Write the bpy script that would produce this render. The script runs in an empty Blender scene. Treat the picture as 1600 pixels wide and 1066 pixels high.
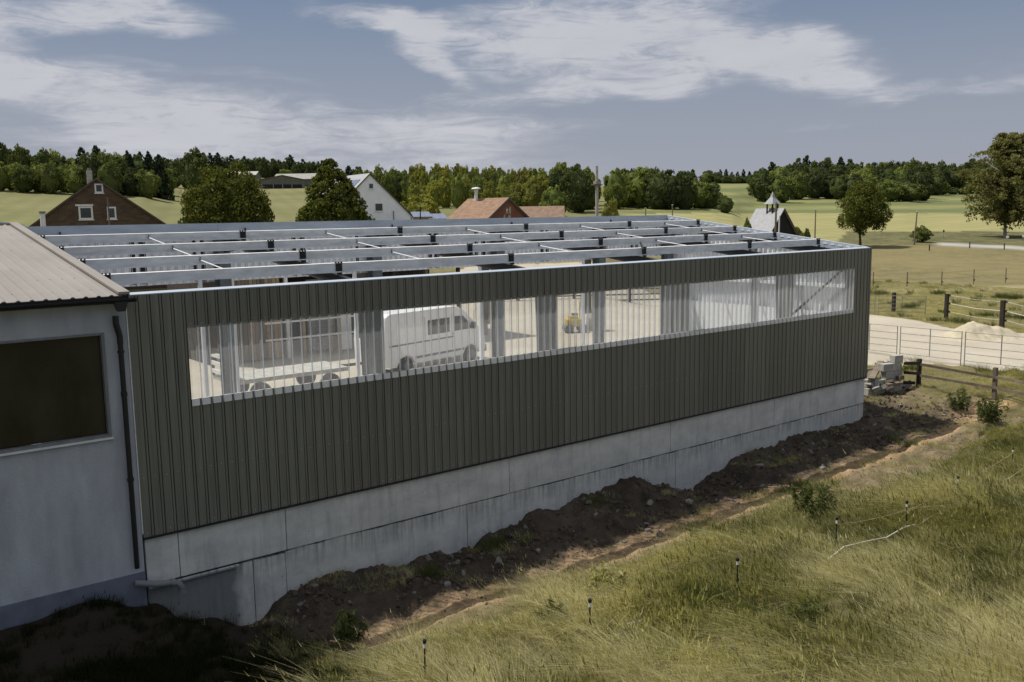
import bpy, bmesh, math, random
import numpy as np
from mathutils import Vector, Matrix, Euler, noise as mnoise
random.seed(7); np.random.seed(7)
R = math.radians
sc = bpy.context.scene
C = sc.collection

# ------------------------------------------------------------------ camera
CAM = np.array([-4.5955, -16.8404, 1.2688])
FOC, PITCH, ROLL, YAW = 1420.0, 0.1371, -0.0163, 0.6679
fw = np.array([math.sin(YAW)*math.cos(PITCH), math.cos(YAW)*math.cos(PITCH), -math.sin(PITCH)])
rr = np.array([math.cos(YAW), -math.sin(YAW), 0.0]); uu = np.cross(rr, fw)
r2 = rr*math.cos(ROLL)+uu*math.sin(ROLL); u2 = -rr*math.sin(ROLL)+uu*math.cos(ROLL)
cam = bpy.data.cameras.new('camera'); cam.sensor_width = 36; cam.lens = 36*FOC/1600
cam.clip_start = .1; cam.clip_end = 6000
co = bpy.data.objects.new('camera', cam); C.objects.link(co); sc.camera = co
co.matrix_world = Matrix(((r2[0], u2[0], -fw[0], CAM[0]), (r2[1], u2[1], -fw[1], CAM[1]), (r2[2], u2[2], -fw[2], CAM[2]), (0, 0, 0, 1)))

# ------------------------------------------------------------------ light
SUNDIR = Vector((0.33, -0.44, -1.0)).normalized()     # the way the light travels
sun = bpy.data.lights.new('sun', 'SUN'); sun.energy = 4.9; sun.angle = R(.53); sun.color = (1, .94, .84)
so = bpy.data.objects.new('sun', sun); C.objects.link(so)
so.rotation_euler = SUNDIR.to_track_quat('-Z', 'Y').to_euler()
sc.view_settings.view_transform = 'Standard'; sc.view_settings.look = 'None'
sc.view_settings.exposure = 0.0; sc.view_settings.gamma = 1; sc.view_settings.use_curve_mapping = False
sc.cycles.max_bounces = 8; sc.cycles.diffuse_bounces = 3; sc.cycles.glossy_bounces = 3
sc.cycles.transparent_max_bounces = 24; sc.cycles.transmission_bounces = 4
sc.cycles.sample_clamp_indirect = 4; sc.cycles.use_denoising = True
sc.cycles.caustics_reflective = False; sc.cycles.caustics_refractive = False

class N:
    """tiny node-tree helper"""
    def __init__(s, tree): s.t = tree; s.n = tree.nodes; s.l = tree.links
    def new(s, typ, **kw):
        x = s.n.new(typ)
        for k, v in kw.items():
            if k.startswith('i_'):
                key = k[2:]
                x.inputs[int(key) if key.isdigit() else key.replace('_', ' ')].default_value = v
            else: setattr(x, k, v)
        return x
    def lk(s, a, b): s.l.new(a, b)
    def math(s, op, a, b=None, c=None, clamp=False):
        m = s.n.new('ShaderNodeMath'); m.operation = op; m.use_clamp = clamp
        for i, v in enumerate((a, b, c)):
            if v is None: continue
            if isinstance(v, (int, float)): m.inputs[i].default_value = v
            else: s.l.new(v, m.inputs[i])
        return m.outputs[0]
    def mix(s, fac, a, b, blend='MIX'):
        m = s.n.new('ShaderNodeMix'); m.data_type = 'RGBA'; m.blend_type = blend
        for sock, v in ((m.inputs[0], fac), (m.inputs[6], a), (m.inputs[7], b)):
            if isinstance(v, (int, float)): sock.default_value = v
            elif isinstance(v, tuple): sock.default_value = v if len(v) == 4 else v+(1,)
            else: s.l.new(v, sock)
        return m.outputs[2]
    def noise(s, vec, scale, detail=4, rough=.55, dist=0):
        x = s.n.new('ShaderNodeTexNoise'); x.inputs['Scale'].default_value = scale
        x.inputs['Detail'].default_value = detail; x.inputs['Roughness'].default_value = rough
        x.inputs['Distortion'].default_value = dist
        if vec is not None: s.l.new(vec, x.inputs['Vector'])
        return x.outputs['Fac']
    def mr(s, v, a, b, c=0., d=1., smooth=False):
        x = s.n.new('ShaderNodeMapRange'); x.clamp = True
        if smooth: x.interpolation_type = 'SMOOTHSTEP'
        s.l.new(v, x.inputs[0])
        for i, q in zip((1, 2, 3, 4), (a, b, c, d)): x.inputs[i].default_value = q
        return x.outputs[0]
    def mapping(s, vec, loc=(0, 0, 0), rot=(0, 0, 0), scl=(1, 1, 1)):
        x = s.n.new('ShaderNodeMapping'); s.l.new(vec, x.inputs[0])
        x.inputs[1].default_value = loc; x.inputs[2].default_value = rot; x.inputs[3].default_value = scl
        return x.outputs[0]

w = bpy.data.worlds.new('World'); sc.world = w; w.use_nodes = True
W = N(w.node_tree); W.n.clear()
sky = W.new('ShaderNodeTexSky', sky_type='NISHITA', sun_disc=False)
sky.sun_elevation = math.asin(-SUNDIR.z); sky.sun_rotation = math.atan2(-SUNDIR.x, -SUNDIR.y)
sky.air_density = 1.0; sky.dust_density = 1.5; sky.ozone_density = 1.5; sky.altitude = 300
tc = W.new('ShaderNodeTexCoord')
sep = W.new('ShaderNodeSeparateXYZ'); W.lk(tc.outputs['Generated'], sep.inputs[0])
az = W.math('ARCTAN2', sep.outputs[0], sep.outputs[1]); el = W.math('ARCSINE', sep.outputs[2])
azr = W.math('SUBTRACT', az, YAW)
comb = W.new('ShaderNodeCombineXYZ'); W.lk(azr, comb.inputs[0]); W.lk(el, comb.inputs[1])
ae = comb.outputs[0]
# wispy distortion of the cloud field
dn = W.new('ShaderNodeTexNoise'); dn.inputs['Scale'].default_value = 5; dn.inputs['Detail'].default_value = 5
W.lk(W.mapping(ae, scl=(1, 2.2, 1)), dn.inputs['Vector'])
dv = W.new('ShaderNodeVectorMath', operation='SUBTRACT'); W.lk(dn.outputs['Color'], dv.inputs[0]); dv.inputs[1].default_value = (.5, .5, .5)
dm = W.new('ShaderNodeVectorMath', operation='MULTIPLY'); W.lk(dv.outputs[0], dm.inputs[0]); dm.inputs[1].default_value = (.22, .09, 0)
da = W.new('ShaderNodeVectorMath', operation='ADD'); W.lk(ae, da.inputs[0]); W.lk(dm.outputs[0], da.inputs[1])
aed = da.outputs[0]
# clouds: (azimuth, elevation, half width, half height, tilt, weight) of the banks that were in the sky
def sky_px(px, py):
    d = fw + r2*(px-800)/FOC - u2*(py-533)/FOC; d = d/np.linalg.norm(d)
    return math.atan2(d[0], d[1])-YAW, math.asin(d[2])
total = None
for px, py, hw, hh, tilt, wt in ((150, 15, 190, 30, 0, .9), (30, 60, 70, 22, 0, .35), (120, 150, 260, 55, -13, .8), (480, 235, 560, 75, -7, .72), (960, 20, 270, 50, 5, .9),
        (1000, 90, 320, 60, -3, .95), (1240, 90, 180, 62, -8, 1.1), (640, 75, 110, 26, -28, .8), (590, 30, 120, 26, -20, .45), (760, 205, 260, 30, 0, .35), (1440, 135, 90, 14, 3, .5),
        (1580, 140, 70, 14, 0, .5), (350, 120, 150, 14, -6, .35), (1340, 230, 400, 50, 0, .12), (850, 150, 260, 22, 3, .45), (-250, 60, 260, 80, 4, .7),
        (1950, 60, 260, 70, 5, .8), (2300, -60, 300, 90, 0, .7)):
    a0, e0 = sky_px(px, py)
    t = R(tilt); sx, sy = hw/FOC, hh/FOC
    v = W.new('ShaderNodeVectorMath', operation='SUBTRACT'); W.lk(aed, v.inputs[0]); v.inputs[1].default_value = (a0, e0, 0)
    m = W.mapping(v.outputs[0], rot=(0, 0, -t))
    m2 = W.new('ShaderNodeVectorMath', operation='DIVIDE'); W.lk(m, m2.inputs[0]); m2.inputs[1].default_value = (sx, sy, 1)
    ln = W.new('ShaderNodeVectorMath', operation='LENGTH'); W.lk(m2.outputs[0], ln.inputs[0])
    b = W.mr(ln.outputs['Value'], 1.35, .25, 0, wt, True)
    total = b if total is None else W.math('ADD', total, b)
n1 = W.noise(W.mapping(ae, rot=(0, 0, R(-8)), scl=(1, 3.2, 1)), 3.2, 9, .62, .5)
n2 = W.noise(W.mapping(ae, loc=(3, 1, 0), rot=(0, 0, R(6)), scl=(1, 2.6, 1)), 9, 8, .6, .8)
n3 = W.noise(W.mapping(ae, loc=(1, 7, 0), rot=(0, 0, R(-14)), scl=(1, 5.5, 1)), 14, 9, .68, 1.2)
back = W.math('ADD', W.mr(n1, .5, .78, 0, .45, True), W.mr(el, .30, .6, 0, 1.3, True))                         # thin cloud elsewhere; overhead cloud out of view added to brighten the shade
tex = W.math('MULTIPLY', W.math('MULTIPLY', W.math('ADD', total, back), W.mr(n3, .33, .65, .55, 1.2)), W.mr(W.math('ADD', W.math('MULTIPLY', n1, .5), W.math('MULTIPLY', n2, .5)), .33, .62, .45, 1.2))
cm = W.mr(tex, .12, .95, 0, .92, True)
lum = W.mix(W.mr(el, 0, .30), (4.4, 4.9, 6.0), (1.9, 2.8, 4.4))
hz = W.mr(el, .02, .22, .75, .0)
base = W.mix(.85, sky.outputs[0], lum)
base = W.mix(hz, base, (4.7, 4.9, 5.6))
skyc = W.mix(cm, base, W.mix(n2, (6.6, 6.8, 7.5), (8.3, 8.3, 8.8)))
bg = W.new('ShaderNodeBackground'); bg.inputs[1].default_value = 0.075
W.lk(skyc, bg.inputs[0]); wo = W.new('ShaderNodeOutputWorld'); W.lk(bg.outputs[0], wo.inputs[0])

# ------------------------------------------------------------------ helpers: picking points
def ray(px, py): return fw + r2*(px-800)/FOC - u2*(py-533)/FOC
def aty(px, py, Y): d = ray(px, py); return CAM + d*(Y-CAM[1])/d[1]
def atx(px, py, X): d = ray(px, py); return CAM + d*(X-CAM[0])/d[0]
FH = np.array([math.sin(YAW), math.cos(YAW)]); RH = np.array([math.cos(YAW), -math.sin(YAW)])
def hor(u): return 337.0-(u-800)*.0163
def pl(u, d): return CAM[:2] + FH*d + RH*d*.99*(u-800)/FOC
def zpx(u, d, py): return CAM[2] + (hor(u)-py)/FOC*d*1.01

# ------------------------------------------------------------------ terrain height
FU = [(-700, 230, 300), (0, 258, 299), (230, 285, 300), (300, 380, 291), (400, 500, 280), (520, 480, 284), (570, 260, 318), (620, 215, 326), (700, 205, 327), (920, 212, 326),
      (975, 205, 328), (1120, 212, 327), (1150, 230, 325), (1185, 320, 316), (1240, 325, 316), (1420, 330, 313), (1460, 420, 302), (1600, 430, 303), (2400, 430, 303)]
FUu = np.array([a[0] for a in FU], float); FUd = np.array([a[1] for a in FU], float); FUp = np.array([a[2] for a in FU], float)
CP = np.array([(-12, 0, -5.4), (-6, 0, -5.4), (-2.4, 0, -5.53), (-1, 0, -5.4), (0, 0, -5.75), (.8, 0, -6.4), (2.0, 0, -6.77), (2.73, 0, -6.37), (3.4, 0, -6.25), (4.2, 0, -6.28), (5.6, 0, -6.42), (7.06, 0, -6.48),
  (8.3, 0, -6.3), (9.6, 0, -6.08), (11, 0, -5.95), (12.6, 0, -5.82), (13.6, 0, -6.3), (15.2, 0, -6.72), (16.2, 0, -6.5), (17.25, 0, -6.05), (20.5, 0, -5.9), (22.5, 0, -6.0), (24.4, 0, -6.0),
  (-2, -2, -5.95), (0, -1.6, -6.4), (2, -1.5, -6.65), (-2, -3.6, -6.2), (-4, -3, -5.9), (5, -1.2, -6.35), (9, -1.2, -6.25), (13, -1.0, -6.1), (17, -1.0, -6.2), (21, -1., -6.1), (24, -1, -6.15), (15.2, -.6, -6.6),
  (1, -2.6, -6.45), (4, -2.4, -6.55), (7, -2.3, -6.55), (10, -2.35, -6.5), (13, -2.2, -6.42), (16, -2.2, -6.35), (19, -2.2, -6.3), (22, -2.1, -6.25), (25, -2., -6.2), (27.5, -2.3, -6.1),
  (0, -4, -6.35), (2, -3.7, -6.4), (5, -3.5, -6.35), (8, -3.4, -6.38), (11, -3.3, -6.36), (14, -3.3, -6.3), (17, -3.2, -6.26), (20, -3.1, -6.2), (23, -3.1, -6.1), (26, -3.5, -5.85), (29, -3.6, -5.75), (29, -1.2, -5.95),
  (-2, -6, -6.1), (2, -5, -6.15), (6, -4.8, -6.1), (10, -4.7, -6.12), (15, -4.6, -6.08), (20, -4.6, -6.0), (6, -6.2, -5.8), (12, -6.2, -5.78), (18, -6.2, -5.75), (25, -5, -5.6), (30, -5.5, -5.5),
  (-4, -12, -5.6), (4, -9, -5.6), (10, -9, -5.6), (16, -9, -5.6), (24, -9, -5.5), (34, -9, -5.45), (10, -16, -5.6), (25, -16, -5.5), (-5, -20, -5.7), (8, -26, -5.6),
  (31, -3, -5.62), (32.5, -1, -5.5), (33.5, 2, -5.42), (35, -2, -5.42), (31, 1, -5.62), (28, 3, -5.78), (26, 1.6, -5.95), (24.6, 2, -5.85), (26, 5, -5.6), (30, 5, -5.45), (34, 6, -5.4), (40, 0, -5.4), (40, -8, -5.4)])
def sstep(a, b, x):
    t = np.clip((x-a)/(b-a), 0, 1); return t*t*(3-2*t)
def vnoise(x, y, s, seed=0):
    """smooth value noise on arrays"""
    x = np.asarray(x, float)*s+seed*17.3; y = np.asarray(y, float)*s+seed*9.1
    xi = np.floor(x).astype(np.int64); yi = np.floor(y).astype(np.int64); fx = x-xi; fy = y-yi
    fx = fx*fx*(3-2*fx); fy = fy*fy*(3-2*fy)
    def h(a, b):
        v = (a*374761393 + b*668265263 + seed*974634777) & 0x7fffffff
        v = ((v ^ (v >> 13))*1274126177) & 0x7fffffff
        return ((v ^ (v >> 16)) & 0xffff)/65535.0
    return (h(xi, yi)*(1-fx)+h(xi+1, yi)*fx)*(1-fy)+(h(xi, yi+1)*(1-fx)+h(xi+1, yi+1)*fx)*fy
def fbm(x, y, s, o=4, seed=0):
    v = 0; a = .5; t = 0
    for i in range(o): v = v+a*vnoise(x, y, s*2**i, seed+i); t += a; a *= .5
    return v/t
def polar(x, y):
    dx = x-CAM[0]; dy = y-CAM[1]
    d = dx*FH[0]+dy*FH[1]; l = dx*RH[0]+dy*RH[1]
    u = 800+FOC*l/np.maximum(d, 5)/.99
    u = np.clip(u, -700, 2400)
    return u, np.hypot(dx, dy)*np.where(d > 0, 1, 1)*np.cos(np.arctan((u-800)/FOC))
def soilmask(x, y):
    """1 where the ground is bare earth"""
    n = fbm(x, y, .8, 4, 5)-.5
    edge = -3.35-1.3*sstep(12, 20, x)+1.1*n+.25*np.sin(x*.9)
    m = sstep(-.25, .35, y-edge+.0)*(y < .6)
    m = m*(1-sstep(27.5, 30.5, x+n*3))*sstep(.2, 3.2, x+y*.5+n*2)
    # spoil between the hall and the block stub
    m2 = sstep(2.6, 4.6, x-22.3+n*2)*(1-sstep(29.0, 31, x+n*2))*(y >= .6)*(1-sstep(2.0, 3.4, y+n))
    return np.clip(m+m2, 0, 1)
def H(x, y):
    x = np.atleast_1d(np.asarray(x, float)); y = np.atleast_1d(np.asarray(y, float))
    u, d = polar(x, y)
    df = np.interp(u, FUu, FUd); pf = np.interp(u, FUu, FUp)
    zf = CAM[2]+(hor(u)-pf)/FOC*df*1.01
    t = np.clip((d-90)/np.maximum(df-90, 1), 0, 1)
    far = -5.4+.7*sstep(70, 150, d)
    far = far+(zf-far)*t**1.35
    d2 = np.interp(u, [0, 300, 400, 560, 640, 940, 1180, 1440, 1470], [520, 520, 560, 520, 430, 430, 450, 470, 480]); p2 = np.interp(u, [0, 300, 400, 560, 640, 900, 960, 1180, 1440, 1470], [284, 284, 279, 290, 302, 300, 289, 288, 300, 301])
    z2 = CAM[2]+(hor(u)-p2)/FOC*d2*1.01
    far = np.where(d > df, zf+(z2-zf)*np.clip((d-df)/np.maximum(d2-df, 40), 0, 1)+np.clip(d-np.maximum(d2, df+40), 0, 900)*.010, far)
    far = far+2.9*sstep(56, 84, d)*(1-sstep(110, 170, d))*sstep(430, 560, u)*(1-sstep(930, 1040, u))
    # near, by distance-weighted control points
    near = np.zeros_like(x); wsum = np.zeros_like(x)
    sel = (np.abs(x-14) < 60) & (np.abs(y+5) < 40)
    xs, ys = x[sel], y[sel]
    num = np.zeros_like(xs); den = np.zeros_like(xs)
    for cx, cy, cz in CP:
        q = 1/((xs-cx)**2*.55+(ys-cy)**2*1.6+.12)**2
        num += q*cz; den += q
    near[sel] = num/den
    yard = -5.4+0*x
    v = near
    # outside region blends to the yard and paddock level
    b = np.maximum(sstep(3.5, 8, y), sstep(36, 46, x))
    b = np.maximum(b, sstep(22, 34, -y)); b = np.maximum(b, sstep(14, 26, -x))
    v = np.where(sel, v, yard)
    v = v*(1-b)+far*b
    v = np.where(d > 60, far, v)
    # small relief of dug earth and tussocks
    sm = soilmask(x, y)*((y < .6) | (x > 24.4))
    nb = (d < 70)
    rough = ((fbm(x, y, 1.6, 5, 3)-.5)*.42+(fbm(x, y, 6.0, 3, 8)-.5)*.16)*(.5+.5*np.maximum(sstep(-2.2, -1.2, y), sstep(14, 19, x)*sstep(-2.6, -3.4, y)))+(fbm(x, y, 9., 3, 18)-.5)*.14*sstep(-2.6, -1.4, y)
    v = v+np.where(nb & (v < -5.5), sm*rough, 0)
    v = v+np.where(nb & (y < 3) & ((y < .05) | (x > 24.6)), (1-sm)*(fbm(x, y, .7, 3, 12)-.5)*.22, 0)
    # spoil bank beyond the shadow tip
    v = v+.35*np.exp(-((x-28.6)/1.6)**2-((y+1.2)/.8)**2)*(.6+.8*fbm(x, y, 2, 3, 4))
    return v
def Hz(x, y): return float(H(x, y)[0])
def ground_px(px, py):
    d = ray(px, py); t = 8.0; last = 8.0
    while t < 2500:
        p = CAM+d*t
        if p[2] < Hz(p[0], p[1]):
            a, b = last, t
            for _ in range(24):
                m = (a+b)/2; p = CAM+d*m
                if p[2] < Hz(p[0], p[1]): b = m
                else: a = m
            p = CAM+d*b; return np.array([p[0], p[1], Hz(p[0], p[1])])
        last = t; t *= 1.012
    return CAM+d*t

# ------------------------------------------------------------------ helpers: objects
WL = {}
def prop(o, label=None, cat=None, group=None, kind=None):
    for k, v in (('label', label), ('category', cat), ('group', group), ('kind', kind)):
        if v: o[k] = v
    return o
def thing(name, label, cat, loc=(0, 0, 0), group=None, kind=None):
    o = bpy.data.objects.new(name, None); C.objects.link(o); o.location = loc; o.empty_display_size = .3
    WL[o.name] = Vector(loc); return prop(o, label, cat, group, kind)
class MB:
    def __init__(s): s.v = []; s.f = []; s.m = []
    def face(s, pts, m=0):
        n = len(s.v); s.v += [tuple(p) for p in pts]; s.f.append(tuple(range(n, n+len(pts)))); s.m.append(m)
    def box(s, a, b, m=0, M=None):
        x0, y0, z0 = a; x1, y1, z1 = b
        p = [(x0, y0, z0), (x1, y0, z0), (x1, y1, z0), (x0, y1, z0), (x0, y0, z1), (x1, y0, z1), (x1, y1, z1), (x0, y1, z1)]
        if M is not None: p = [tuple(M @ Vector(q)) for q in p]
        n = len(s.v); s.v += p
        for f in ((0, 3, 2, 1), (4, 5, 6, 7), (0, 1, 5, 4), (1, 2, 6, 5), (2, 3, 7, 6), (3, 0, 4, 7)):
            s.f.append(tuple(n+i for i in f)); s.m.append(m)
        return s
    def prism(s, poly, axis, a, b, m=0):
        """extrude a closed polygon (2-D) along axis 'x','y' or 'z' from a to b"""
        def P(q, t):
            return {'x': (t, q[0], q[1]), 'y': (q[0], t, q[1]), 'z': (q[0], q[1], t)}[axis]
        n = len(s.v); k = len(poly)
        s.v += [P(q, a) for q in poly]+[P(q, b) for q in poly]
        for i in range(k):
            j = (i+1) % k; s.f.append((n+i, n+j, n+k+j, n+k+i)); s.m.append(m)
        s.f.append(tuple(n+i for i in range(k))[::-1]); s.m.append(m)
        s.f.append(tuple(n+k+i for i in range(k))); s.m.append(m)
        return s
    def tube(s, pts, r, seg=8, m=0, cap=True):
        pts = [Vector(p) for p in pts]; rs = r if isinstance(r, (list, tuple)) else [r]*len(pts)
        n = len(s.v); ref = Vector((0, 0, 1))
        for i, p in enumerate(pts):
            t = (pts[min(i+1, len(pts)-1)]-pts[max(i-1, 0)]).normalized()
            a = t.cross(ref if abs(t.z) < .95 else Vector((1, 0, 0))).normalized(); b = t.cross(a).normalized()
            for k in range(seg):
                an = 2*math.pi*k/seg; q = p+(a*math.cos(an)+b*math.sin(an))*rs[i]; s.v.append(tuple(q))
        for i in range(len(pts)-1):
            for k in range(seg):
                k2 = (k+1) % seg
                s.f.append((n+i*seg+k, n+i*seg+k2, n+(i+1)*seg+k2, n+(i+1)*seg+k)); s.m.append(m)
        if cap:
            s.f.append(tuple(n+k for k in range(seg))[::-1]); s.m.append(m)
            e = n+(len(pts)-1)*seg; s.f.append(tuple(e+k for k in range(seg))); s.m.append(m)
        return s
    def mesh(s, name, mats, off=(0, 0, 0), smooth=False):
        me = bpy.data.meshes.new(name)
        me.from_pydata([(x-off[0], y-off[1], z-off[2]) for x, y, z in s.v], [], s.f)
        mats = mats if isinstance(mats, (list, tuple)) else [mats]
        for q in mats: me.materials.append(q)
        if len(mats) > 1: me.polygons.foreach_set('material_index', s.m)
        if smooth: me.polygons.foreach_set('use_smooth', [True]*len(s.f))
        me.update()
        bm = bmesh.new(); bm.from_mesh(me); bmesh.ops.recalc_face_normals(bm, faces=bm.faces); bm.to_mesh(me); bm.free()
        return me
    def build(s, name, mats, parent=None, smooth=False, bevel=0, **kw):
        off = WL[parent.name] if parent is not None else Vector((0, 0, 0))
        me = s.mesh(name, mats, off, smooth)
        o = bpy.data.objects.new(name, me); C.objects.link(o); o.parent = parent; WL[o.name] = off
        if bevel:
            b = o.modifiers.new('bevel', 'BEVEL'); b.width = bevel; b.segments = 2; b.limit_method = 'ANGLE'
        return prop(o, **kw)
def put(name, me, parent, loc=(0, 0, 0), rz=0, scl=None, **kw):
    """an object from a shared mesh at a world place"""
    o = bpy.data.objects.new(name, me); C.objects.link(o); o.parent = parent
    off = WL[parent.name] if parent is not None else Vector((0, 0, 0))
    o.location = Vector(loc)-off; o.rotation_euler = (0, 0, rz)
    if scl: o.scale = scl
    WL[o.name] = Vector(loc)
    return prop(o, **kw)

# ------------------------------------------------------------------ materials
def mat(name, col, rough=.7, metal=0, var=.12, scale=6, bump=0, bscale=30, stretch=(1, 1, 1), obj_var=0, col2=None, spec=.4, coord='Object'):
    m = bpy.data.materials.new(name); m.use_nodes = True; t = N(m.node_tree); p = t.n['Principled BSDF']
    tcn = t.new('ShaderNodeTexCoord'); v = t.mapping(tcn.outputs[coord], scl=stretch)
    f = t.mr(t.noise(v, scale, 6, .6), .3, .7)
    c2 = col2 if col2 else tuple(max(0, c*(1-var*2)) for c in col)
    c1 = tuple(min(1, c*(1+var*.6)) for c in col)
    c = t.mix(f, c1, c2)
    if obj_var:
        oi = t.new('ShaderNodeObjectInfo'); c = t.mix(1, c, t.mix(oi.outputs['Random'], (1-obj_var,)*3, (1+obj_var*.4,)*3), 'MULTIPLY')
    t.lk(c, p.inputs['Base Color']); p.inputs['Roughness'].default_value = rough; p.inputs['Metallic'].default_value = metal
    p.inputs['Specular IOR Level'].default_value = spec
    if bump:
        b = t.new('ShaderNodeBump'); b.inputs['Strength'].default_value = bump; b.inputs['Distance'].default_value = .02
        t.lk(t.noise(v, bscale, 5, .6), b.inputs['Height']); t.lk(b.outputs[0], p.inputs['Normal'])
    return m
M = {}
M['clad'] = mat('cladding_olive', (.160, .165, .142), .40, 0, .17, 2.5, 0, obj_var=.14, stretch=(5, 1, .16), spec=.5)
M['clad_in'] = mat('cladding_inside', (.78, .79, .82), .55, 0, .06, 2, obj_var=.06)
M['zinc'] = mat('galvanised_steel', (.70, .72, .73), .5, .0, .12, 9, 0, stretch=(.3, 1, 1), obj_var=.08)
M['zincb'] = mat('galvanised_eaves_beam', (.42, .48, .56), .45, .0, .10, 5, 0, stretch=(.2, 1, 1))  # galvanised steel with the sky's blue reflection put into the colour
M['white'] = mat('white_coated_steel', (.72, .73, .74), .45, 0, .05, 5)
M['black'] = mat('black_primer_steel', (.012, .013, .014), .6, 0, .2, 8)
M['steel'] = mat('anthracite_steel', (.12, .135, .145), .55, 0, .15, 5)  # frame steel made paler, sunlight on the columns put into the colour
M['blackpl'] = mat('black_plastic', (.012, .014, .018), .35, 0, .1, 8)
def concrete():
    m = bpy.data.materials.new('cast_concrete'); m.use_nodes = True; t = N(m.node_tree); p = t.n['Principled BSDF']
    g = t.new('ShaderNodeNewGeometry'); pos = g.outputs['Position']
    a = t.noise(t.mapping(pos, scl=(1, 1, 1.6)), 1.1, 8, .68); b = t.noise(t.mapping(pos, scl=(3, 3, .35)), 2.2, 6, .65)
    fine = t.noise(pos, 22, 4, .6)
    c = t.mix(t.mr(a, .36, .64), (.60, .605, .575), (.42, .43, .42))
    c = t.mix(t.math('MULTIPLY', t.mr(b, .5, .72), .45), c, (.19, .205, .215))
    c = t.mix(t.math('MULTIPLY', t.mr(fine, .35, .7), .25), c, (.62, .62, .60))
    s = t.new('ShaderNodeSeparateXYZ'); t.lk(pos, s.inputs[0])
    # runs of dirt below the cold joint
    dr = t.noise(t.mapping(pos, scl=(9, 1, .5)), 1.5, 4, .6)
    band = t.math('MULTIPLY', t.mr(s.outputs[2], -5.95, -5.42, 0, 1), t.mr(s.outputs[2], -5.42, -5.40, 1, 0))
    c = t.mix(t.math('MULTIPLY', t.math('MULTIPLY', band, t.mr(dr, .45, .65)), .7), c, (.10, .105, .11))
    # wet, stained foundation near the old hall
    wet = t.math('MULTIPLY', t.mr(t.math('ADD', s.outputs[0], t.math('MULTIPLY', a, .5)), 1.9, 2.1, 1, 0), t.mr(s.outputs[2], -5.5, -5.44, 1, 0))
    c = t.mix(t.math('MULTIPLY', wet, .82), c, t.mix(dr, (.06, .065, .07), (.16, .17, .17)))
    # air holes
    vo = t.new('ShaderNodeTexVoronoi'); vo.inputs['Scale'].default_value = 3.1; t.lk(pos, vo.inputs['Vector'])
    hole = t.mr(vo.outputs['Distance'], .035, .05, 1, 0)
    c = t.mix(t.math('MULTIPLY', hole, .6), c, (.05, .05, .05))
    t.lk(c, p.inputs['Base Color']); p.inputs['Roughness'].default_value = .85; p.inputs['Specular IOR Level'].default_value = .25
    bu = t.new('ShaderNodeBump'); bu.inputs['Strength'].default_value = .35; bu.inputs['Distance'].default_value = .02
    t.lk(t.math('ADD', t.noise(pos, 14, 6, .65), t.math('MULTIPLY', hole, -1)), bu.inputs['Height']); t.lk(bu.outputs[0], p.inputs['Normal'])
    return m
M['conc'] = concrete()
M['block'] = mat('concrete_block', (.42, .41, .375), .9, 0, .18, 5, .5, 30, obj_var=.2)
M['render'] = mat('blue_grey_render', (.41, .44, .485), .9, 0, .13, 1.5, .6, 38, stretch=(1.6, 1, .5))
M['plinth'] = mat('dark_plinth_render', (.14, .16, .21), .9, 0, .15, 2, .3, 40)
M['roofb'] = mat('beige_metal_roof', (.245, .226, .206), .62, 0, .10, 1.1, 0, obj_var=.05, stretch=(1, .5, 1), col2=(.205, .19, .175))
M['darkglass'] = None
def darkpane():
    m = bpy.data.materials.new('dark_window_panel'); m.use_nodes = True; t = N(m.node_tree); p = t.n['Principled BSDF']
    g = t.new('ShaderNodeNewGeometry'); n = t.noise(t.mapping(g.outputs['Position'], scl=(1, 1, .6)), 1.3, 5, .6)
    t.lk(t.mix(t.mr(n, .4, .75), (.012, .011, .008), (.035, .032, .024)), p.inputs['Base Color'])
    p.inputs['Roughness'].default_value = .16; p.inputs['Specular IOR Level'].default_value = .42
    return m
M['darkglass'] = darkpane()
def poly():
    m = bpy.data.materials.new('clear_ribbed_plastic'); m.use_nodes = True; t = N(m.node_tree); t.n.remove(t.n['Principled BSDF'])
    out = t.n['Material Output']
    tr = t.new('ShaderNodeBsdfTransparent'); tr.inputs[0].default_value = (.93, .95, .96, 1)
    df = t.new('ShaderNodeBsdfDiffuse'); df.inputs[0].default_value = (.80, .81, .84, 1)
    tl = t.new('ShaderNodeBsdfTranslucent'); tl.inputs[0].default_value = (.82, .83, .86, 1)
    gl = t.new('ShaderNodeBsdfGlossy'); gl.inputs['Roughness'].default_value = .12
    lw = t.new('ShaderNodeLayerWeight'); lw.inputs[0].default_value = .35
    g = t.new('ShaderNodeNewGeometry')
    n = t.noise(t.mapping(g.outputs['Position'], scl=(2, 1, .25)), 3, 5, .6)
    geo_n = t.new('ShaderNodeSeparateXYZ'); t.lk(g.outputs['True Normal'], geo_n.inputs[0]); bend = t.mr(t.math('ABSOLUTE', geo_n.outputs[0]), .35, .8, 0, .62)
    milk = t.new('ShaderNodeMixShader'); milk.inputs[0].default_value = .55; t.lk(df.outputs[0], milk.inputs[1]); t.lk(tl.outputs[0], milk.inputs[2])
    f = t.math('ADD', t.mr(lw.outputs['Facing'], .70, .98, .20, .90), t.math('ADD', bend, t.mr(n, .35, .75, -.05, .12)), clamp=True)
    a = t.new('ShaderNodeMixShader'); t.lk(f, a.inputs[0]); t.lk(tr.outputs[0], a.inputs[1]); t.lk(milk.outputs[0], a.inputs[2])
    b = t.new('ShaderNodeMixShader'); t.lk(t.mr(lw.outputs['Fresnel'], 0, 1, .03, .5), b.inputs[0]); t.lk(a.outputs[0], b.inputs[1]); t.lk(gl.outputs[0], b.inputs[2])
    t.lk(b.outputs[0], out.inputs[0]); return m
M['poly'] = poly()
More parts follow.
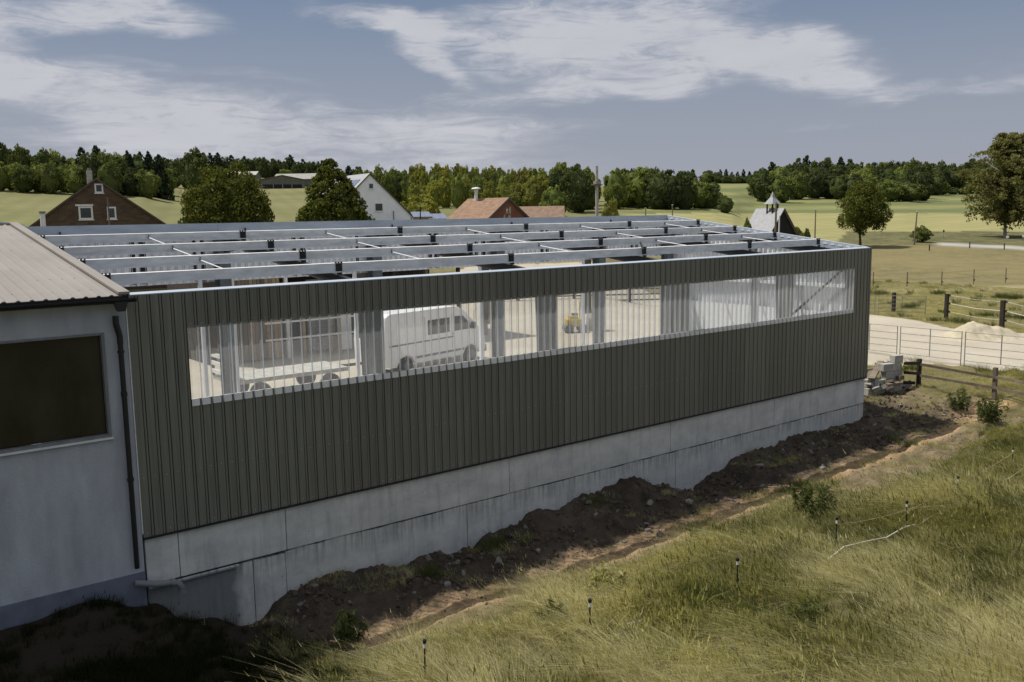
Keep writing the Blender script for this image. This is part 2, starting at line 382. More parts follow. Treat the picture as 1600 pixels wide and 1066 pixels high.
M['timber'] = mat('weathered_timber', (.20, .165, .125), .85, 0, .25, 3, .3, 20, stretch=(1, 1, .15), obj_var=.2)
M['timber2'] = mat('dark_timber', (.045, .036, .028), .9, 0, .3, 4, .3, 20, obj_var=.25)
M['oak'] = mat('tan_timber', (.38, .27, .17), .8, 0, .2, 4, obj_var=.15)
M['vanwhite'] = mat('white_van_paint', (.92, .92, .93), .3, 0, .02, 2, spec=.5)
M['glass'] = mat('dark_vehicle_glass', (.02, .025, .03), .1, 0, .1, 2, spec=.6)
M['rubber'] = mat('black_rubber', (.02, .02, .02), .8)
M['grey'] = mat('grey_plastic', (.18, .19, .20), .6)
M['yellow'] = mat('yellow_machine_paint', (.55, .42, .05), .5)
M['winwhite'] = mat('white_window_frame', (.75, .75, .74), .5, 0, .04)
M['winglass'] = mat('house_window_glass', (.03, .045, .055), .12, 0, .3, 1, spec=.7)
M['housewhite'] = mat('white_render', (.88, .90, .98), .9, 0, .05, 1, .1, 20)
M['redwall'] = mat('red_brown_render', (.19, .085, .05), .9, 0, .15, 1)
M['solar'] = mat('solar_panel_glass', (.18, .21, .30), .2, .0, .1, 3, spec=.8)
M['slate'] = mat('grey_slate_roof', (.33, .34, .36), .7, 0, .12, 3)
M['darkwood'] = mat('dark_stained_boards', (.018, .016, .014), .8, 0, .3, 3, stretch=(4, 4, .3))
M['farmroof'] = mat('farm_sheet_roof', (.30, .29, .27), .8, 0, .12, .5)
M['farmwall'] = mat('farm_board_wall', (.16, .16, .13), .9, 0, .15, .6)
M['galv'] = mat('panel_tube_steel', (.30, .30, .29), .5, .3, .15, 8)
def brickmat(name, a, b, mo, sx, sy, coord='Object', rot=(R(90), 0, 0), msize=.02, bw=.25, rh=.075):
    m = bpy.data.materials.new(name); m.use_nodes = True; t = N(m.node_tree); p = t.n['Principled BSDF']
    tcn = t.new('ShaderNodeTexCoord'); v = t.mapping(tcn.outputs[coord], rot=rot, scl=(sx, sy, 1))
    k = t.new('ShaderNodeTexBrick'); t.lk(v, k.inputs['Vector']); k.inputs['Color1'].default_value = a+(1,); k.inputs['Color2'].default_value = b+(1,)
    k.inputs['Mortar'].default_value = mo+(1,); k.inputs['Scale'].default_value = 1; k.inputs['Mortar Size'].default_value = msize
    k.inputs['Brick Width'].default_value = bw; k.inputs['Row Height'].default_value = rh
    n = t.noise(tcn.outputs[coord], 1.2, 5, .6)
    c = t.mix(t.mr(n, .35, .7, 0, .45), k.outputs[0], tuple(x*.45 for x in a))
    t.lk(c, p.inputs['Base Color']); p.inputs['Roughness'].default_value = .9; p.inputs['Specular IOR Level'].default_value = .2
    return m
M['brick'] = brickmat('brown_brickwork', (.135, .094, .062), (.085, .060, .042), (.13, .11, .09), 1, 1, bw=.5, rh=.2, msize=.012)
M['tiles'] = brickmat('orange_clay_tiles', (.30, .155, .085), (.22, .115, .065), (.07, .04, .03), 1, 1, coord='UV', rot=(0, 0, 0), bw=.3, rh=.34, msize=.03)
M['tilesb'] = brickmat('brown_clay_tiles', (.20, .14, .10), (.16, .11, .08), (.05, .035, .03), 1, 1, coord='UV', rot=(0, 0, 0), bw=.3, rh=.34, msize=.03)
def leafmat(name, a, b, c3=None, tl=.35, obj_var=.25):
    m = bpy.data.materials.new(name); m.use_nodes = True; t = N(m.node_tree); t.n.remove(t.n['Principled BSDF']); out = t.n['Material Output']
    g = t.new('ShaderNodeNewGeometry'); oi = t.new('ShaderNodeObjectInfo'); tcn = t.new('ShaderNodeTexCoord')
    n = t.noise(tcn.outputs['Object'], .9, 4, .6)
    col = t.mix(t.mr(t.math('ADD', t.math('MULTIPLY', n, .6), t.math('MULTIPLY', g.outputs['Random Per Island'], .4)), .3, .7), a, b)
    col = t.mix(1, col, t.mix(oi.outputs['Random'], (1-obj_var,)*3, (1+obj_var, 1+obj_var, 1)), 'MULTIPLY')
    df = t.new('ShaderNodeBsdfDiffuse'); tr = t.new('ShaderNodeBsdfTranslucent'); t.lk(col, df.inputs[0])
    t.lk(t.mix(1, col, (1.25, 1.25, .6), 'MULTIPLY'), tr.inputs[0])
    mx = t.new('ShaderNodeMixShader'); mx.inputs[0].default_value = tl; t.lk(df.outputs[0], mx.inputs[1]); t.lk(tr.outputs[0], mx.inputs[2]); t.lk(mx.outputs[0], out.inputs[0])
    return m
M['leaf'] = leafmat('deciduous_leaves', (.21, .235, .085), (.09, .12, .045))
M['leafy'] = leafmat('yellow_green_leaves', (.34, .33, .095), (.125, .145, .045))
M['leafm'] = leafmat('chestnut_leaves', (.17, .185, .05), (.036, .052, .018))
M['leafd'] = leafmat('dark_leaves', (.115, .14, .065), (.052, .07, .038))
M['pine'] = leafmat('pine_needles', (.07, .09, .06), (.035, .05, .038), tl=.15)
M['birchleaf'] = leafmat('birch_leaves', (.19, .185, .095), (.10, .105, .055), tl=.4)
M['bark'] = mat('brown_bark', (.07, .055, .042), .95, 0, .3, 5, .5, 12)
M['birchbark'] = mat('birch_bark', (.42, .41, .38), .85, 0, .5, 3, stretch=(1, 1, 3))
# ------------------------------------------------------------------ terrain mesh (fan round the viewpoint's foot, continues to the horizon)
NA, NR = 430, 620
angs = np.concatenate([np.linspace(YAW-math.pi, YAW-R(42), 24, endpoint=False), np.linspace(YAW-R(42), YAW+R(42), NA), np.linspace(YAW+R(42), YAW+math.pi, 24)[1:]])
rad = np.concatenate([[0.5, 2, 3.5], np.geomspace(5, 70, 430), np.geomspace(70, 4500, 192)[1:]])
AA, RRr = np.meshgrid(angs, rad, indexing='ij')
TX = (CAM[0]+RRr*np.sin(AA)).ravel(); TY = (CAM[1]+RRr*np.cos(AA)).ravel()
TZ = H(TX, TY)
na, nr = AA.shape
idx = np.arange(na*nr).reshape(na, nr)
q = np.stack([idx[:-1, :-1], idx[1:, :-1], idx[1:, 1:], idx[:-1, 1:]], -1).reshape(-1, 4)
tm = bpy.data.meshes.new('ground'); tm.vertices.add(na*nr); tm.vertices.foreach_set('co', np.stack([TX, TY, TZ], -1).ravel())
tm.loops.add(q.size); tm.loops.foreach_set('vertex_index', q[:, ::-1].ravel().astype(np.int32))
tm.polygons.add(len(q)); tm.polygons.foreach_set('loop_start', np.arange(0, q.size, 4)); tm.polygons.foreach_set('use_smooth', np.ones(len(q), bool))
tm.update(); tm.validate()
U, D = polar(TX, TY)
def attr(me, name, vals):
    a = me.attributes.new(name, 'FLOAT', 'POINT'); a.data.foreach_set('value', np.asarray(vals, np.float32))
PY = hor(U)-(TZ-CAM[2])/np.maximum(D, 1)*FOC+2.2*(fbm(TX, TY, .07, 3, 51)-.5)
soil = soilmask(TX, TY)
# sand arena beyond the steel panels, and the gravel yard behind the hall
def poly_mask(x, y, P, soft=.6):
    P = np.array(P); inside = np.zeros(len(x), bool); dist = np.full(len(x), 1e9)
    for i in range(len(P)):
        a = P[i]; b = P[(i+1) % len(P)]
        c1 = (a[1] > y) != (b[1] > y)
        with np.errstate(divide='ignore', invalid='ignore'):
            xi = (b[0]-a[0])*(y-a[1])/(b[1]-a[1])+a[0]
        inside ^= c1 & (x < xi)
        t = np.clip(((x-a[0])*(b[0]-a[0])+(y-a[1])*(b[1]-a[1]))/((b-a)@(b-a)), 0, 1)
        dist = np.minimum(dist, np.hypot(x-a[0]-t*(b[0]-a[0]), y-a[1]-t*(b[1]-a[1])))
    return np.clip(.5+np.where(inside, 1, -1)*dist/soft, 0, 1)
ARENA = [(31.3, 5.2), (34.0, 1.6), (35.2, -1.2), (36.5, -7), (39, -13), (48, -12), (48.5, 0), (46.6, 4), (46, 7.5), (48.5, 11), (50, 16), tuple(pl(1250, 66)), tuple(pl(1100, 72)), tuple(pl(940, 78)), tuple(pl(740, 78)), tuple(pl(560, 60)), tuple(pl(380, 50)), (-14, 30), (-14, 0.2), (24.4, .2), (25.5, 6.5)]
sand = poly_mask(TX, TY, ARENA, .9)
track = np.exp(-((PY-(456-(U-1360)*.035))/2.2)**2)*(U > 1300)*(D > 50)*(D < 130)
road = np.exp(-((PY-(381.5+(U-1480)*.045))/2.6)**4)*sstep(1458, 1482, U)*(D > 90)
attr(tm, 'soil', soil); attr(tm, 'sand', np.maximum(sand, 0)); attr(tm, 'track', track); attr(tm, 'road', road)
# farmland: which crop stands where
right = sstep(960, 1000, U)
dcrop = D
crop_bright = right*(D > 95)*(PY > 333)*(PY < np.interp(U, [1000, 1290, 1330, 1700], [400, 400, 361, 361]))*1.0
crop_green = right*((PY <= 333)*(D > 100))*1.0
left_field = (1-right)*sstep(95, 120, D)
band = .5+.5*np.sin(PY*.55+U*.004)
attr(tm, 'cropb', crop_bright); attr(tm, 'cropg', crop_green); attr(tm, 'leftf', left_field); attr(tm, 'band', band)
verge = right*(D > 90)*sstep(359.5, 361.5, PY)*(1-sstep(380, 385, PY-(U-1450)*.02))*sstep(1290, 1330, U)
attr(tm, 'verge', verge)
gm = bpy.data.materials.new('ground_cover'); gm.use_nodes = True; t = N(gm.node_tree); p = t.n['Principled BSDF']
g = t.new('ShaderNodeNewGeometry'); pos = g.outputs['Position']
def A(n): return t.new('ShaderNodeAttribute', attribute_name=n).outputs['Fac']
n_a = t.noise(pos, .35, 7, .6); n_b = t.noise(pos, 2.3, 6, .65); n_c = t.noise(pos, 14, 5, .7); n_f = t.noise(pos, .035, 5, .6)
n_m = t.noise(t.mapping(pos, scl=(1, 1, 1)), .9, 5, .7)
dry = t.mix(t.mr(t.math('ADD', t.math('MULTIPLY', n_a, .35), t.math('ADD', t.math('MULTIPLY', n_b, .3), t.math('MULTIPLY', n_m, .35))), .42, .58), (.195, .168, .078), (.088, .082, .036))
dry = t.mix(t.mr(n_c, .3, .7, 0, .5), dry, (.235, .205, .11))
dry = t.mix(t.mr(n_f, .45, .62, 0, .55), dry, (.215, .185, .092))
grassn = t.mix(t.mr(n_b, .35, .65), (.13, .115, .055), (.07, .065, .032))
sepn = t.new('ShaderNodeSeparateXYZ'); t.lk(pos, sepn.inputs[0])
lef = t.mix(t.mr(n_f, .4, .6), (.175, .17, .075), (.13, .14, .058)); lef = t.mix(t.mr(A('band'), .3, .9, 0, .25), lef, (.22, .21, .10)); lef = t.mix(t.mr(n_a, .42, .62, 0, .35), lef, (.20, .185, .10))
wv = t.new('ShaderNodeTexWave'); wv.inputs['Scale'].default_value = .055; wv.inputs['Distortion'].default_value = 1.2; wv.inputs['Detail'].default_value = 2; t.lk(t.mapping(pos, rot=(0, 0, .35)), wv.inputs['Vector'])
cb = t.mix(t.mr(t.noise(t.mapping(pos, scl=(.2, 1, 1)), .2, 5, .6), .35, .65), (.30, .275, .13), (.235, .23, .10)); cb = t.mix(t.mr(wv.outputs['Fac'], .86, .97, 0, .35), cb, (.17, .18, .075))
lef = t.mix(t.mr(wv.outputs['Fac'], .2, .9, 0, .22), lef, (.11, .115, .05))
cg = t.mix(t.mr(A('band'), .1, .9), (.125, .15, .062), (.21, .21, .085)); cg = t.mix(t.mr(n_f, .45, .65, 0, .5), cg, (.10, .115, .055))
sp2 = t.new('ShaderNodeSeparateXYZ'); t.lk(pos, sp2.inputs[0])
so_c = t.mix(t.mr(n_b, .35, .65), (.075, .060, .045), (.036, .030, .024)); so_c = t.mix(t.mr(n_a, .5, .7, 0, .6), so_c, (.13, .105, .08))  # earth darkened so the wall's shade sits in its colour
lit_strip_f = t.math('MULTIPLY', t.mr(t.math('ADD', sp2.outputs[1], t.math('MULTIPLY', n_b, 1.0)), -.9, -1.5), t.mr(t.math('ADD', sp2.outputs[1], t.math('MULTIPLY', n_b, .8)), -2.7, -2.3))  # sunlit strip along the wall painted as a brighter tan band
straw_sun_f = t.math('MAXIMUM', t.mr(t.math('ADD', sp2.outputs[1], t.math('MULTIPLY', n_b, 1.4)), -1.1, -1.9), t.mr(t.math('ADD', sp2.outputs[0], t.math('MULTIPLY', n_b, 2.)), 27, 29))  # straw tan from the shade's edge outward, sunlight partly painted in
so_c = t.mix(t.math('MULTIPLY', straw_sun_f, t.mr(n_c, .25, .6, .35, 1)), so_c, t.mix(lit_strip_f, t.mix(t.mr(n_b, .38, .62), (.225, .182, .105), (.10, .08, .05)), t.mix(t.mr(n_b, .38, .62), (.54, .37, .21), (.35, .24, .14))))
so_c = t.mix(t.mr(t.noise(pos, 30, 4, .7), .55, .75, 0, .35), so_c, (.26, .22, .16))
sa_c = t.mix(t.mr(n_a, .35, .65), (.45, .41, .335), (.375, .34, .27)); sa_c = t.mix(t.mr(n_c, .55, .8, 0, .3), sa_c, (.30, .26, .19))
c = dry
near = t.mr(sepn.outputs[0], 26, 34); nearY = t.mr(sepn.outputs[1], 0, 4)
nm = t.math('MAXIMUM', near, nearY)
shade_f = t.math('MULTIPLY', t.mr(t.math('ADD', sepn.outputs[0], t.math('MULTIPLY', n_b, 2.0)), 2.6, 4.6, 1, 0), t.mr(t.math('ADD', sepn.outputs[1], n_b), -4.6, -2.9))  # shade of the left corner painted into the ground colour
grassn = t.mix(shade_f, grassn, (.028, .024, .017))
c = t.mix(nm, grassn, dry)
c = t.mix(A('leftf'), c, lef)
c = t.mix(A('verge'), c, t.mix(t.mr(t.math('ADD', t.math('MULTIPLY', n_a, .5), t.math('MULTIPLY', n_b, .5)), .40, .60), (.17, .155, .075), (.06, .068, .03)))
c = t.mix(A('cropb'), c, cb); c = t.mix(A('cropg'), c, cg)
c = t.mix(t.math('MULTIPLY', A('track'), .55), c, (.42, .37, .25))
c = t.mix(A('road'), c, (.36, .355, .33))
sm_ = t.mr(t.math('ADD', A('sand'), t.math('MULTIPLY', t.math('SUBTRACT', n_b, .5), .9)), .42, .58)
c = t.mix(sm_, c, sa_c)
so_m = t.mr(t.math('ADD', A('soil'), t.math('MULTIPLY', t.math('SUBTRACT', n_b, .5), .8)), .4, .6)
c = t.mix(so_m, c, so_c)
t.lk(c, p.inputs['Base Color']); p.inputs['Roughness'].default_value = .95; p.inputs['Specular IOR Level'].default_value = .12
bu = t.new('ShaderNodeBump'); bu.inputs['Strength'].default_value = .8; bu.inputs['Distance'].default_value = .08
t.lk(t.math('ADD', n_b, t.math('MULTIPLY', n_c, .5)), bu.inputs['Height']); t.lk(bu.outputs[0], p.inputs['Normal'])
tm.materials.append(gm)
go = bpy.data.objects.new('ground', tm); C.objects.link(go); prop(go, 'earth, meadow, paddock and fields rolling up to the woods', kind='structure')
# ================================================================== THE NEW HALL
L, WD, SL = 24.36, 9.25, 0.1287
ZC, ZJ, ZFL = -4.51, -5.43, -5.33
XF = [.163+5*i for i in range(5)]+[24.10]
PR_C = ((0, 0), (.1385, 0), (.1405, .042), (.1515, .042), (.1535, .010), (.1905, .010), (.1925, .042), (.2035, .042), (.2055, 0), (.207, 0))
PR_G = ((0, 0), (.140, 0), (.155, .032), (.192, .032), (.207, 0))
def sheet_mesh(name, width, z0, z1, mats, slope=0., pitch=.207, two=True, off=0.):
    prof = []; x = 0.0; PR = PR_C if two else PR_G
    while x < width-1e-6:
        for dx, y in PR:
            xx = x+dx*pitch/.207
            if xx <= width+1e-6 and (not prof or xx > prof[-1][0]+1e-6): prof.append((xx, y))
        x += pitch
    if prof[-1][0] < width-1e-4: prof.append((width, prof[-1][1]))
    mb = MB()
    for (a, ya), (b, yb) in zip(prof[:-1], prof[1:]):
        mb.face([(a, ya, z0), (b, yb, z0), (b, yb, z1+slope*b), (a, ya, z1+slope*a)], 0)
        if two: mb.face([(a, ya+.004, z0), (a, ya+.004, z1+slope*a), (b, yb+.004, z1+slope*b), (b, yb+.004, z0)], 1)
    if two:
        for (a, ya), (b, yb) in zip(prof[:-1], prof[1:]):
            for z, s in ((z0, 0), (z1, slope)):
                mb.face([(a, ya, z+s*a), (b, yb, z+s*b), (b, yb+.004, z+s*b), (a, ya+.004, z+s*a)], 0)
    me = bpy.data.meshes.new(name); me.from_pydata(mb.v, [], mb.f)
    for q in (mats if isinstance(mats, list) else [mats]): me.materials.append(q)
    if two: me.polygons.foreach_set('material_index', mb.m)
    me.update(); return me
hall = thing('new_hall', 'long unfinished hall clad in dark olive sheets with open roof frame and clear window strip', 'hall', (0, 0, ZJ))
CL = [M['clad'], M['clad_in']]
SW = 1.035
full = sheet_mesh('cladding_sheet', SW, ZC+.02, -.03, CL)
topb = sheet_mesh('cladding_sheet', SW, -.70, -.03, CL)
botb = sheet_mesh('cladding_sheet', SW, ZC+.02, -2.04, CL)
edges = [i*SW for i in range(23)]+[23.40, L]
for i in range(24):
    x0, x1 = edges[i], edges[i+1]; wd = x1-x0
    std = abs(wd-SW) < 1e-3
    if i == 0: put('cladding_sheet', full, hall, (x0, 0, 0))
    elif i == 23: put('cladding_sheet', sheet_mesh('cladding_sheet', wd, ZC+.02, -.03, CL), hall, (x0, 0, 0))
    else:
        put('cladding_sheet', topb if std else sheet_mesh('cladding_sheet', wd, -.70, -.03, CL), hall, (x0, 0, 0))
        put('cladding_sheet', botb if std else sheet_mesh('cladding_sheet', wd, ZC+.02, -2.04, CL), hall, (x0, 0, 0))
gz = sheet_mesh('glazing_sheet', SW, -2.16, -.66, M['poly'], two=False)
for i in range(1, 23):
    x0, x1 = edges[i], edges[i+1]
    me = gz if abs(x1-x0-SW) < 1e-3 else sheet_mesh('glazing_sheet', x1-x0, -2.16, -.66, M['poly'], two=False)
    put('glazing_sheet', me, hall, (x0, -.007 if i % 2 else -.010, 0))
stp = sheet_mesh('sill_strip', 22.365, -2.17, -2.045, M['white'], two=False); put('sill_strip', stp, hall, (edges[1], -.016, 0))
# rear wall: a band of sheets under the eaves only, the rest stands open
rear = sheet_mesh('cladding_sheet', SW, -.50, .95, CL); rear_x = [i*SW for i in range(24)]+[L]
for i in range(24):
    wd = rear_x[i+1]-rear_x[i]; me = rear if abs(wd-SW) < 1e-3 else sheet_mesh('cladding_sheet', wd, -.50, .95, CL)
    put('cladding_sheet', me, hall, (rear_x[i+1], WD+.10, 0), math.pi)
# far gable
for i in range(9):
    y0 = i*SW+.02; wd = min(SW, WD-y0+.05)
    put('cladding_sheet', sheet_mesh('cladding_sheet', wd, ZC+.02, SL*y0-.02, CL, SL), hall, (L+.045, y0, 0), math.pi/2)
mb = MB(); random.seed(3)
for i in range(118):
    xs_ = i*.207+.074
    for z in (ZC+.10, -3.37, -.62):
        if z in (-2.62,) and random.random() < .5: continue
        if z == -.62 and not (edges[1] < xs_ < 23.4): continue
        zz_ = z+random.uniform(-.006, .006); mb.box((xs_-.005, -.005, zz_-.005), (xs_+.005, -.0005, zz_+.005))
mb.build('screw_heads', M['zinc'], hall, kind='stuff')
mb = MB(); mb.box((-.026, -.014, ZC+.1), (-.006, .0, -.2)); mb.build('edge_strip', M['zinc'], hall)
mb = MB(); mb.box((L-.02, -.012, ZC), (L+.06, .06, -.0)); mb.build('corner_trim', M['clad'], hall)
mb = MB(); mb.box((-.01, -.02, ZC-.02), (L+.02, .10, ZC+.02)); mb.build('drip_trim', M['black'], hall)
mb = MB(); mb.prism([(-.004, -.03), (-.004, -.012), (.20, .012), (.20, .0), (.02, -.03)], 'x', 0.0, L+.05); mb.build('eaves_trim', M['zincb'], hall)
# concrete wall: upper lifts and foundation, joints between them
ub = [(.02, .62), (.635, 2.78), (2.795, 8.57), (8.585, 14.36), (14.375, 19.18), (19.195, 23.85), (23.865, L)]
for a, b in ub:
    mb = MB(); mb.box((a, .05, ZJ+.006), (b, .36, ZC-.002)); mb.build('concrete_panel', M['conc'], hall, bevel=.006)
lb = [(.02, 2.05), (2.065, 2.74), (2.755, 7.3), (7.315, 12.95), (12.965, 14.6), (14.615, 19.9), (19.915, L)]
random.seed(11)
for k, (a, b) in enumerate(lb):
    n = max(2, int((b-a)/.25)); mb = MB()
    pts = [(a+(b-a)*i/n, ZJ+random.uniform(-.018, .018)-(.02 if k > 1 else .05)) for i in range(n+1)]
    mb.prism([(a, -8), (b, -8)]+[(x, z) for x, z in reversed(pts)], 'y', .062 if k % 2 else .068, .36)
    mb.build('foundation_block', M['conc'], hall)
mb = MB(); mb.box((.02, .0, ZJ-.08), (1.75, .05, ZJ-.02)); mb.build('foundation_ledge', M['conc'], hall, bevel=.01)
mb = MB(); mb.box((L-.3, .37, -7), (L, WD, ZC)); mb.build('concrete_panel', M['conc'], hall)
# girts behind the near wall
def cbeam(mb, x0, x1, y, z, h, d, axis='x', t=.006):
    """C section: web at y, flanges towards +y"""
    if axis == 'x':
        mb.box((x0, y, z), (x1, y+t, z+h)); mb.box((x0, y+t, z), (x1, y+d, z+t)); mb.box((x0, y+t, z+h-t), (x1, y+d, z+h))
    else:
        mb.box((y, x0, z), (y+t, x1, z+h)); mb.box((y+t, x0, z), (y+d, x1, z+t)); mb.box((y+t, x0, z+h-t), (y+d, x1, z+h))
for z in (-.66, -2.16, -3.4):
    for i in range(5):
        mb = MB(); cbeam(mb, XF[i]+.005, XF[i+1]-.005, .056, z, .10, .14 if z > -1 else .09); mb.build('side_rail', M['white'], hall)
for i in range(5):
    mb = MB(); cbeam(mb, XF[i]+.005, XF[i+1]-.005, .056, -.26, .22, .16); mb.build('eaves_beam', M['zinc'], hall)
    mb = MB(); z0 = .86; mb.box((XF[i]-(.16 if i == 0 else 0)+.004, 9.16, z0), (XF[i+1]-.004+(.2 if i == 4 else 0), 9.17, 1.19)); mb.box((XF[i]+.004, 9.17, 1.18), (XF[i+1]-.004, 9.26, 1.19)); mb.box((XF[i]+.004, 9.17, z0), (XF[i+1]-.004, 9.26, z0+.01))
    mb.build('eaves_beam', M['zincb'], hall)
    mb = MB(); mb.box((XF[i]+.85-.05, 9.10, .93), (XF[i]+.85-.03, 9.16, 1.04)); mb.box((XF[i]+.75, 9.10, .92), (XF[i]+.95, 9.16, .93)); mb.build('beam_cleat', M['black'], hall)
# purlins: Z sections lapped over the rafters
PYZ = [(1.8654, .158), (3.6976, .3877), (5.529, .6181), (7.3461, .8598)]
for j, (y, z) in enumerate(PYZ):
    for i in range(5):
        a = XF[i]-(.55 if 0 < i else .06); b = XF[i+1]+(.0 if i < 4 else -.03)
        mb = MB(); h = .20; o = .006 if i % 2 else 0
        mb.box((a, y-.003-o, z-h/2), (b, y+.003-o, z+h/2))
        mb.box((a, y-.07-o, z-h/2-.004-o/3), (b, y-.003-o, z-h/2+.004-o/3)); mb.prism([(y-.003-o, z+h/2-.002+o/3), (y+.075-o, z+h/2+.010+o/3), (y+.075-o, z+h/2+.016+o/3), (y-.003-o, z+h/2+.004+o/3)], 'x', a, b)
        mb.box((a, y-.074-o, z-h/2-.004-o/3), (b, y-.07-o, z-h/2+.022))
        mb.build('purlin', M['zinc'], hall)
    for i, x in enumerate(XF):
        if i == 5: x -= .02
        mb = MB(); mb.box((x-.08, y-.034, z-.115), (x+.08, y-.018, z+.10))
        for bx in (-.04, .04):
            for bz in (-.06, .05): mb.box((x+bx-.018, y-.05, z+bz-.018), (x+bx+.018, y-.034, z+bz+.018))
        for bx in (-.07, 0, .07): mb.box((x+bx-.012, y-.045, z+.105), (x+bx+.012, y+.02, z+.135))
        mb.box((x-.05, y-.08, z-.15), (x+.05, y-.016, z-.115)); mb.build('purlin_cleat', M['black'], hall)
    if j:
        y2, z2 = PYZ[j-1]
        for i in range(5):
            x = XF[i]+2.5 if i < 4 else XF[i]+1.95
            mb = MB(); mb.tube([(x, y-.02, z-.0), (x, y2+.02, z2+.03)], .014, 6); mb.build('sag_rod', M['white'], hall)
            mb = MB(); mb.tube([(x, y-.07, z), (x, y+.01, z)], .022, 6); mb.box((x-.012, y-.03, z+.045), (x+.012, y-.006, z+.065)); mb.build('rod_nut', M['black'], hall)
# frames: rafter, near and rear column
def ibeam_y(mb, x, y0, y1, z0, z1, h, wf=.13, t=.012):
    """I section along y, top edge from z0 to z1"""
    for dx0, dx1, a, b in ((-wf/2, wf/2, -t, 0), (-wf/2, wf/2, -h, -h+t), (-t/2, t/2, -h+t, -t)):
        poly_ = [(y0, z0+a), (y1, z1+a), (y1, z1+b), (y0, z0+b)]
        mb.prism(poly_, 'x', x+dx0, x+dx1)
for i, x in enumerate(XF):
    zr = lambda y: PYZ[0][1]-.155+SL*(y-PYZ[0][0])
    mb = MB(); ibeam_y(mb, x, .72, WD-.45, zr(.72), zr(WD-.45), .26)
    mb.prism([(.72, zr(.72)-.26), (2.0, zr(2)-.26), (.72, zr(.72)-.55)], 'x', x-.006, x+.006)
    mb.prism([(WD-.45, zr(WD-.45)-.26), (WD-1.8, zr(WD-1.8)-.26), (WD-.45, zr(WD-.45)-.55)], 'x', x-.006, x+.006)
    mb.build('rafter', M['black'], hall)  # near-black tone also paints the shade on the rafters
    for (ya, yb, yb2) in ((.26, .70, .50), (WD-.08, WD-.50, WD-.34)):
        # tapered web between two flanges
        mb = MB(); zt = zr((ya+yb)/2)-.01; zb = ZFL
        s = 1 if yb > ya else -1
        mb.prism([(ya, zb), (yb2, zb), (yb, zt), (ya, zt)] if s > 0 else [(yb2, zb), (ya, zb), (ya, zt), (yb, zt)], 'x', x-.007, x+.007)
        mb.prism([(ya, zb), (ya+s*.014, zb), (ya+s*.014, zt), (ya, zt)], 'x', x-.17, x+.17)
        mb.prism([(yb2, zb), (yb2+s*.014, zb), (yb+s*.014, zt), (yb, zt)], 'x', x-.17, x+.17)
        mb.box((x-.17, min(ya, yb2)-.05, ZFL), (x+.17, max(ya, yb2)+.05, ZFL+.025))
        mb.build('column', M['steel'], hall)
# loose timber-grey infill pieces and light edge trims at the rear columns
for i in range(1, 5):
    x = XF[i]
    mb = MB(); mb.box((x-.62, WD-.02, ZFL), (x-.52, WD+.08, .8)); mb.build('door_post', M['clad_in'], hall)
    mb = MB(); mb.box((x+.34, WD-.02, ZFL), (x+.42, WD+.08, .8)); mb.build('door_post', M['clad_in'], hall)
    mb = MB(); mb.box((x-.5, WD+.02, -2.6), (x-.13, WD+.07, -.5)); mb.build('infill_board', M['timber'], hall)
# dark slots in the rear band: narrow glazed vents with pale posts
for x0, x1 in ((2.73, 2.85), (2.97, 3.14), (4.46, 4.53), (4.62, 4.79), (7.50, 7.62), (7.78, 7.93), (9.70, 9.78), (12.47, 12.60), (12.72, 12.90), (14.44, 14.56), (14.66, 14.88), (17.47, 17.62), (17.74, 17.86), (19.55, 19.66), (22.3, 22.42), (22.5, 22.68)):
    mb = MB(); mb.box((x0, WD+.055, -.45), (x1, WD+.08, .8)); v = mb.build('vent', M['darkglass'], hall)
    mb = MB(); mb.box((x1+.002, WD+.03, -.5), (x1+.07, WD+.085, .84)); mb.build('vent_frame', M['white'], v)
# solid verge rail along the far gable; white tabs added as painted slot light
mb = MB(); xg = L-.10; seg = .1475; y = .12; k = 0
def zv(y): return SL*y
def slab(y0, y1, a, b, x0=xg, x1=xg+.006): mb.prism([(y0, zv(y0)+a), (y1, zv(y1)+a), (y1, zv(y1)+b), (y0, zv(y0)+b)], 'x', x0, x1)
slab(.1, WD-.05, -.27, -.0)
slab(.1, WD-.05, -.006, 0, xg+.006, xg+.14); slab(.1, WD-.05, -.27, -.264, xg+.006, xg+.08)
mb.build('verge_rail', M['zincb'], hall)
mb = MB()
while y < WD-.2: slab(y, y+.15, -.125, -.075, xg-.014, xg-.002); y += .30
mb.build('slot_light_tabs', M['white'], hall, kind='stuff')
for z in (-1.42, -2.68, -3.9):
    mb = MB(); cbeam(mb, .5, WD-.1, L-.17, z, .10, .17, 'y'); mb.build('side_rail', M['white'], hall)
mb = MB(); mb.box((L-.3, 4.55, ZFL), (L-.18, 4.67, .4)); mb.build('gable_post', M['steel'], hall)
mb = MB(); mb.tube([(23.55, .20, -.45), (20.25, .20, -1.98)], .04, 8); mb.build('wind_brace', M['black'], hall)
mb = MB(); mb.tube([(XF[3]-.2, 1.7, .22), (XF[3]+.16, 2.15, .42)], .03, 6); mb.build('loose_strap', M['black'], hall)
# base sheets of the gable: grey-white lining panel low down
for i in range(4):
    mb = MB(); mb.box((L-.19, .6+i*2.15, ZFL+.02), (L-.175, .6+i*2.15+2.13, -2.3)); mb.build('lining_panel', M['white'], hall)
mb = MB(); mb.box((0.02, .37, ZFL-.3), (L-.31, WD+.6, ZFL)); fl = mb.build('floor_slab', M['conc'], hall)

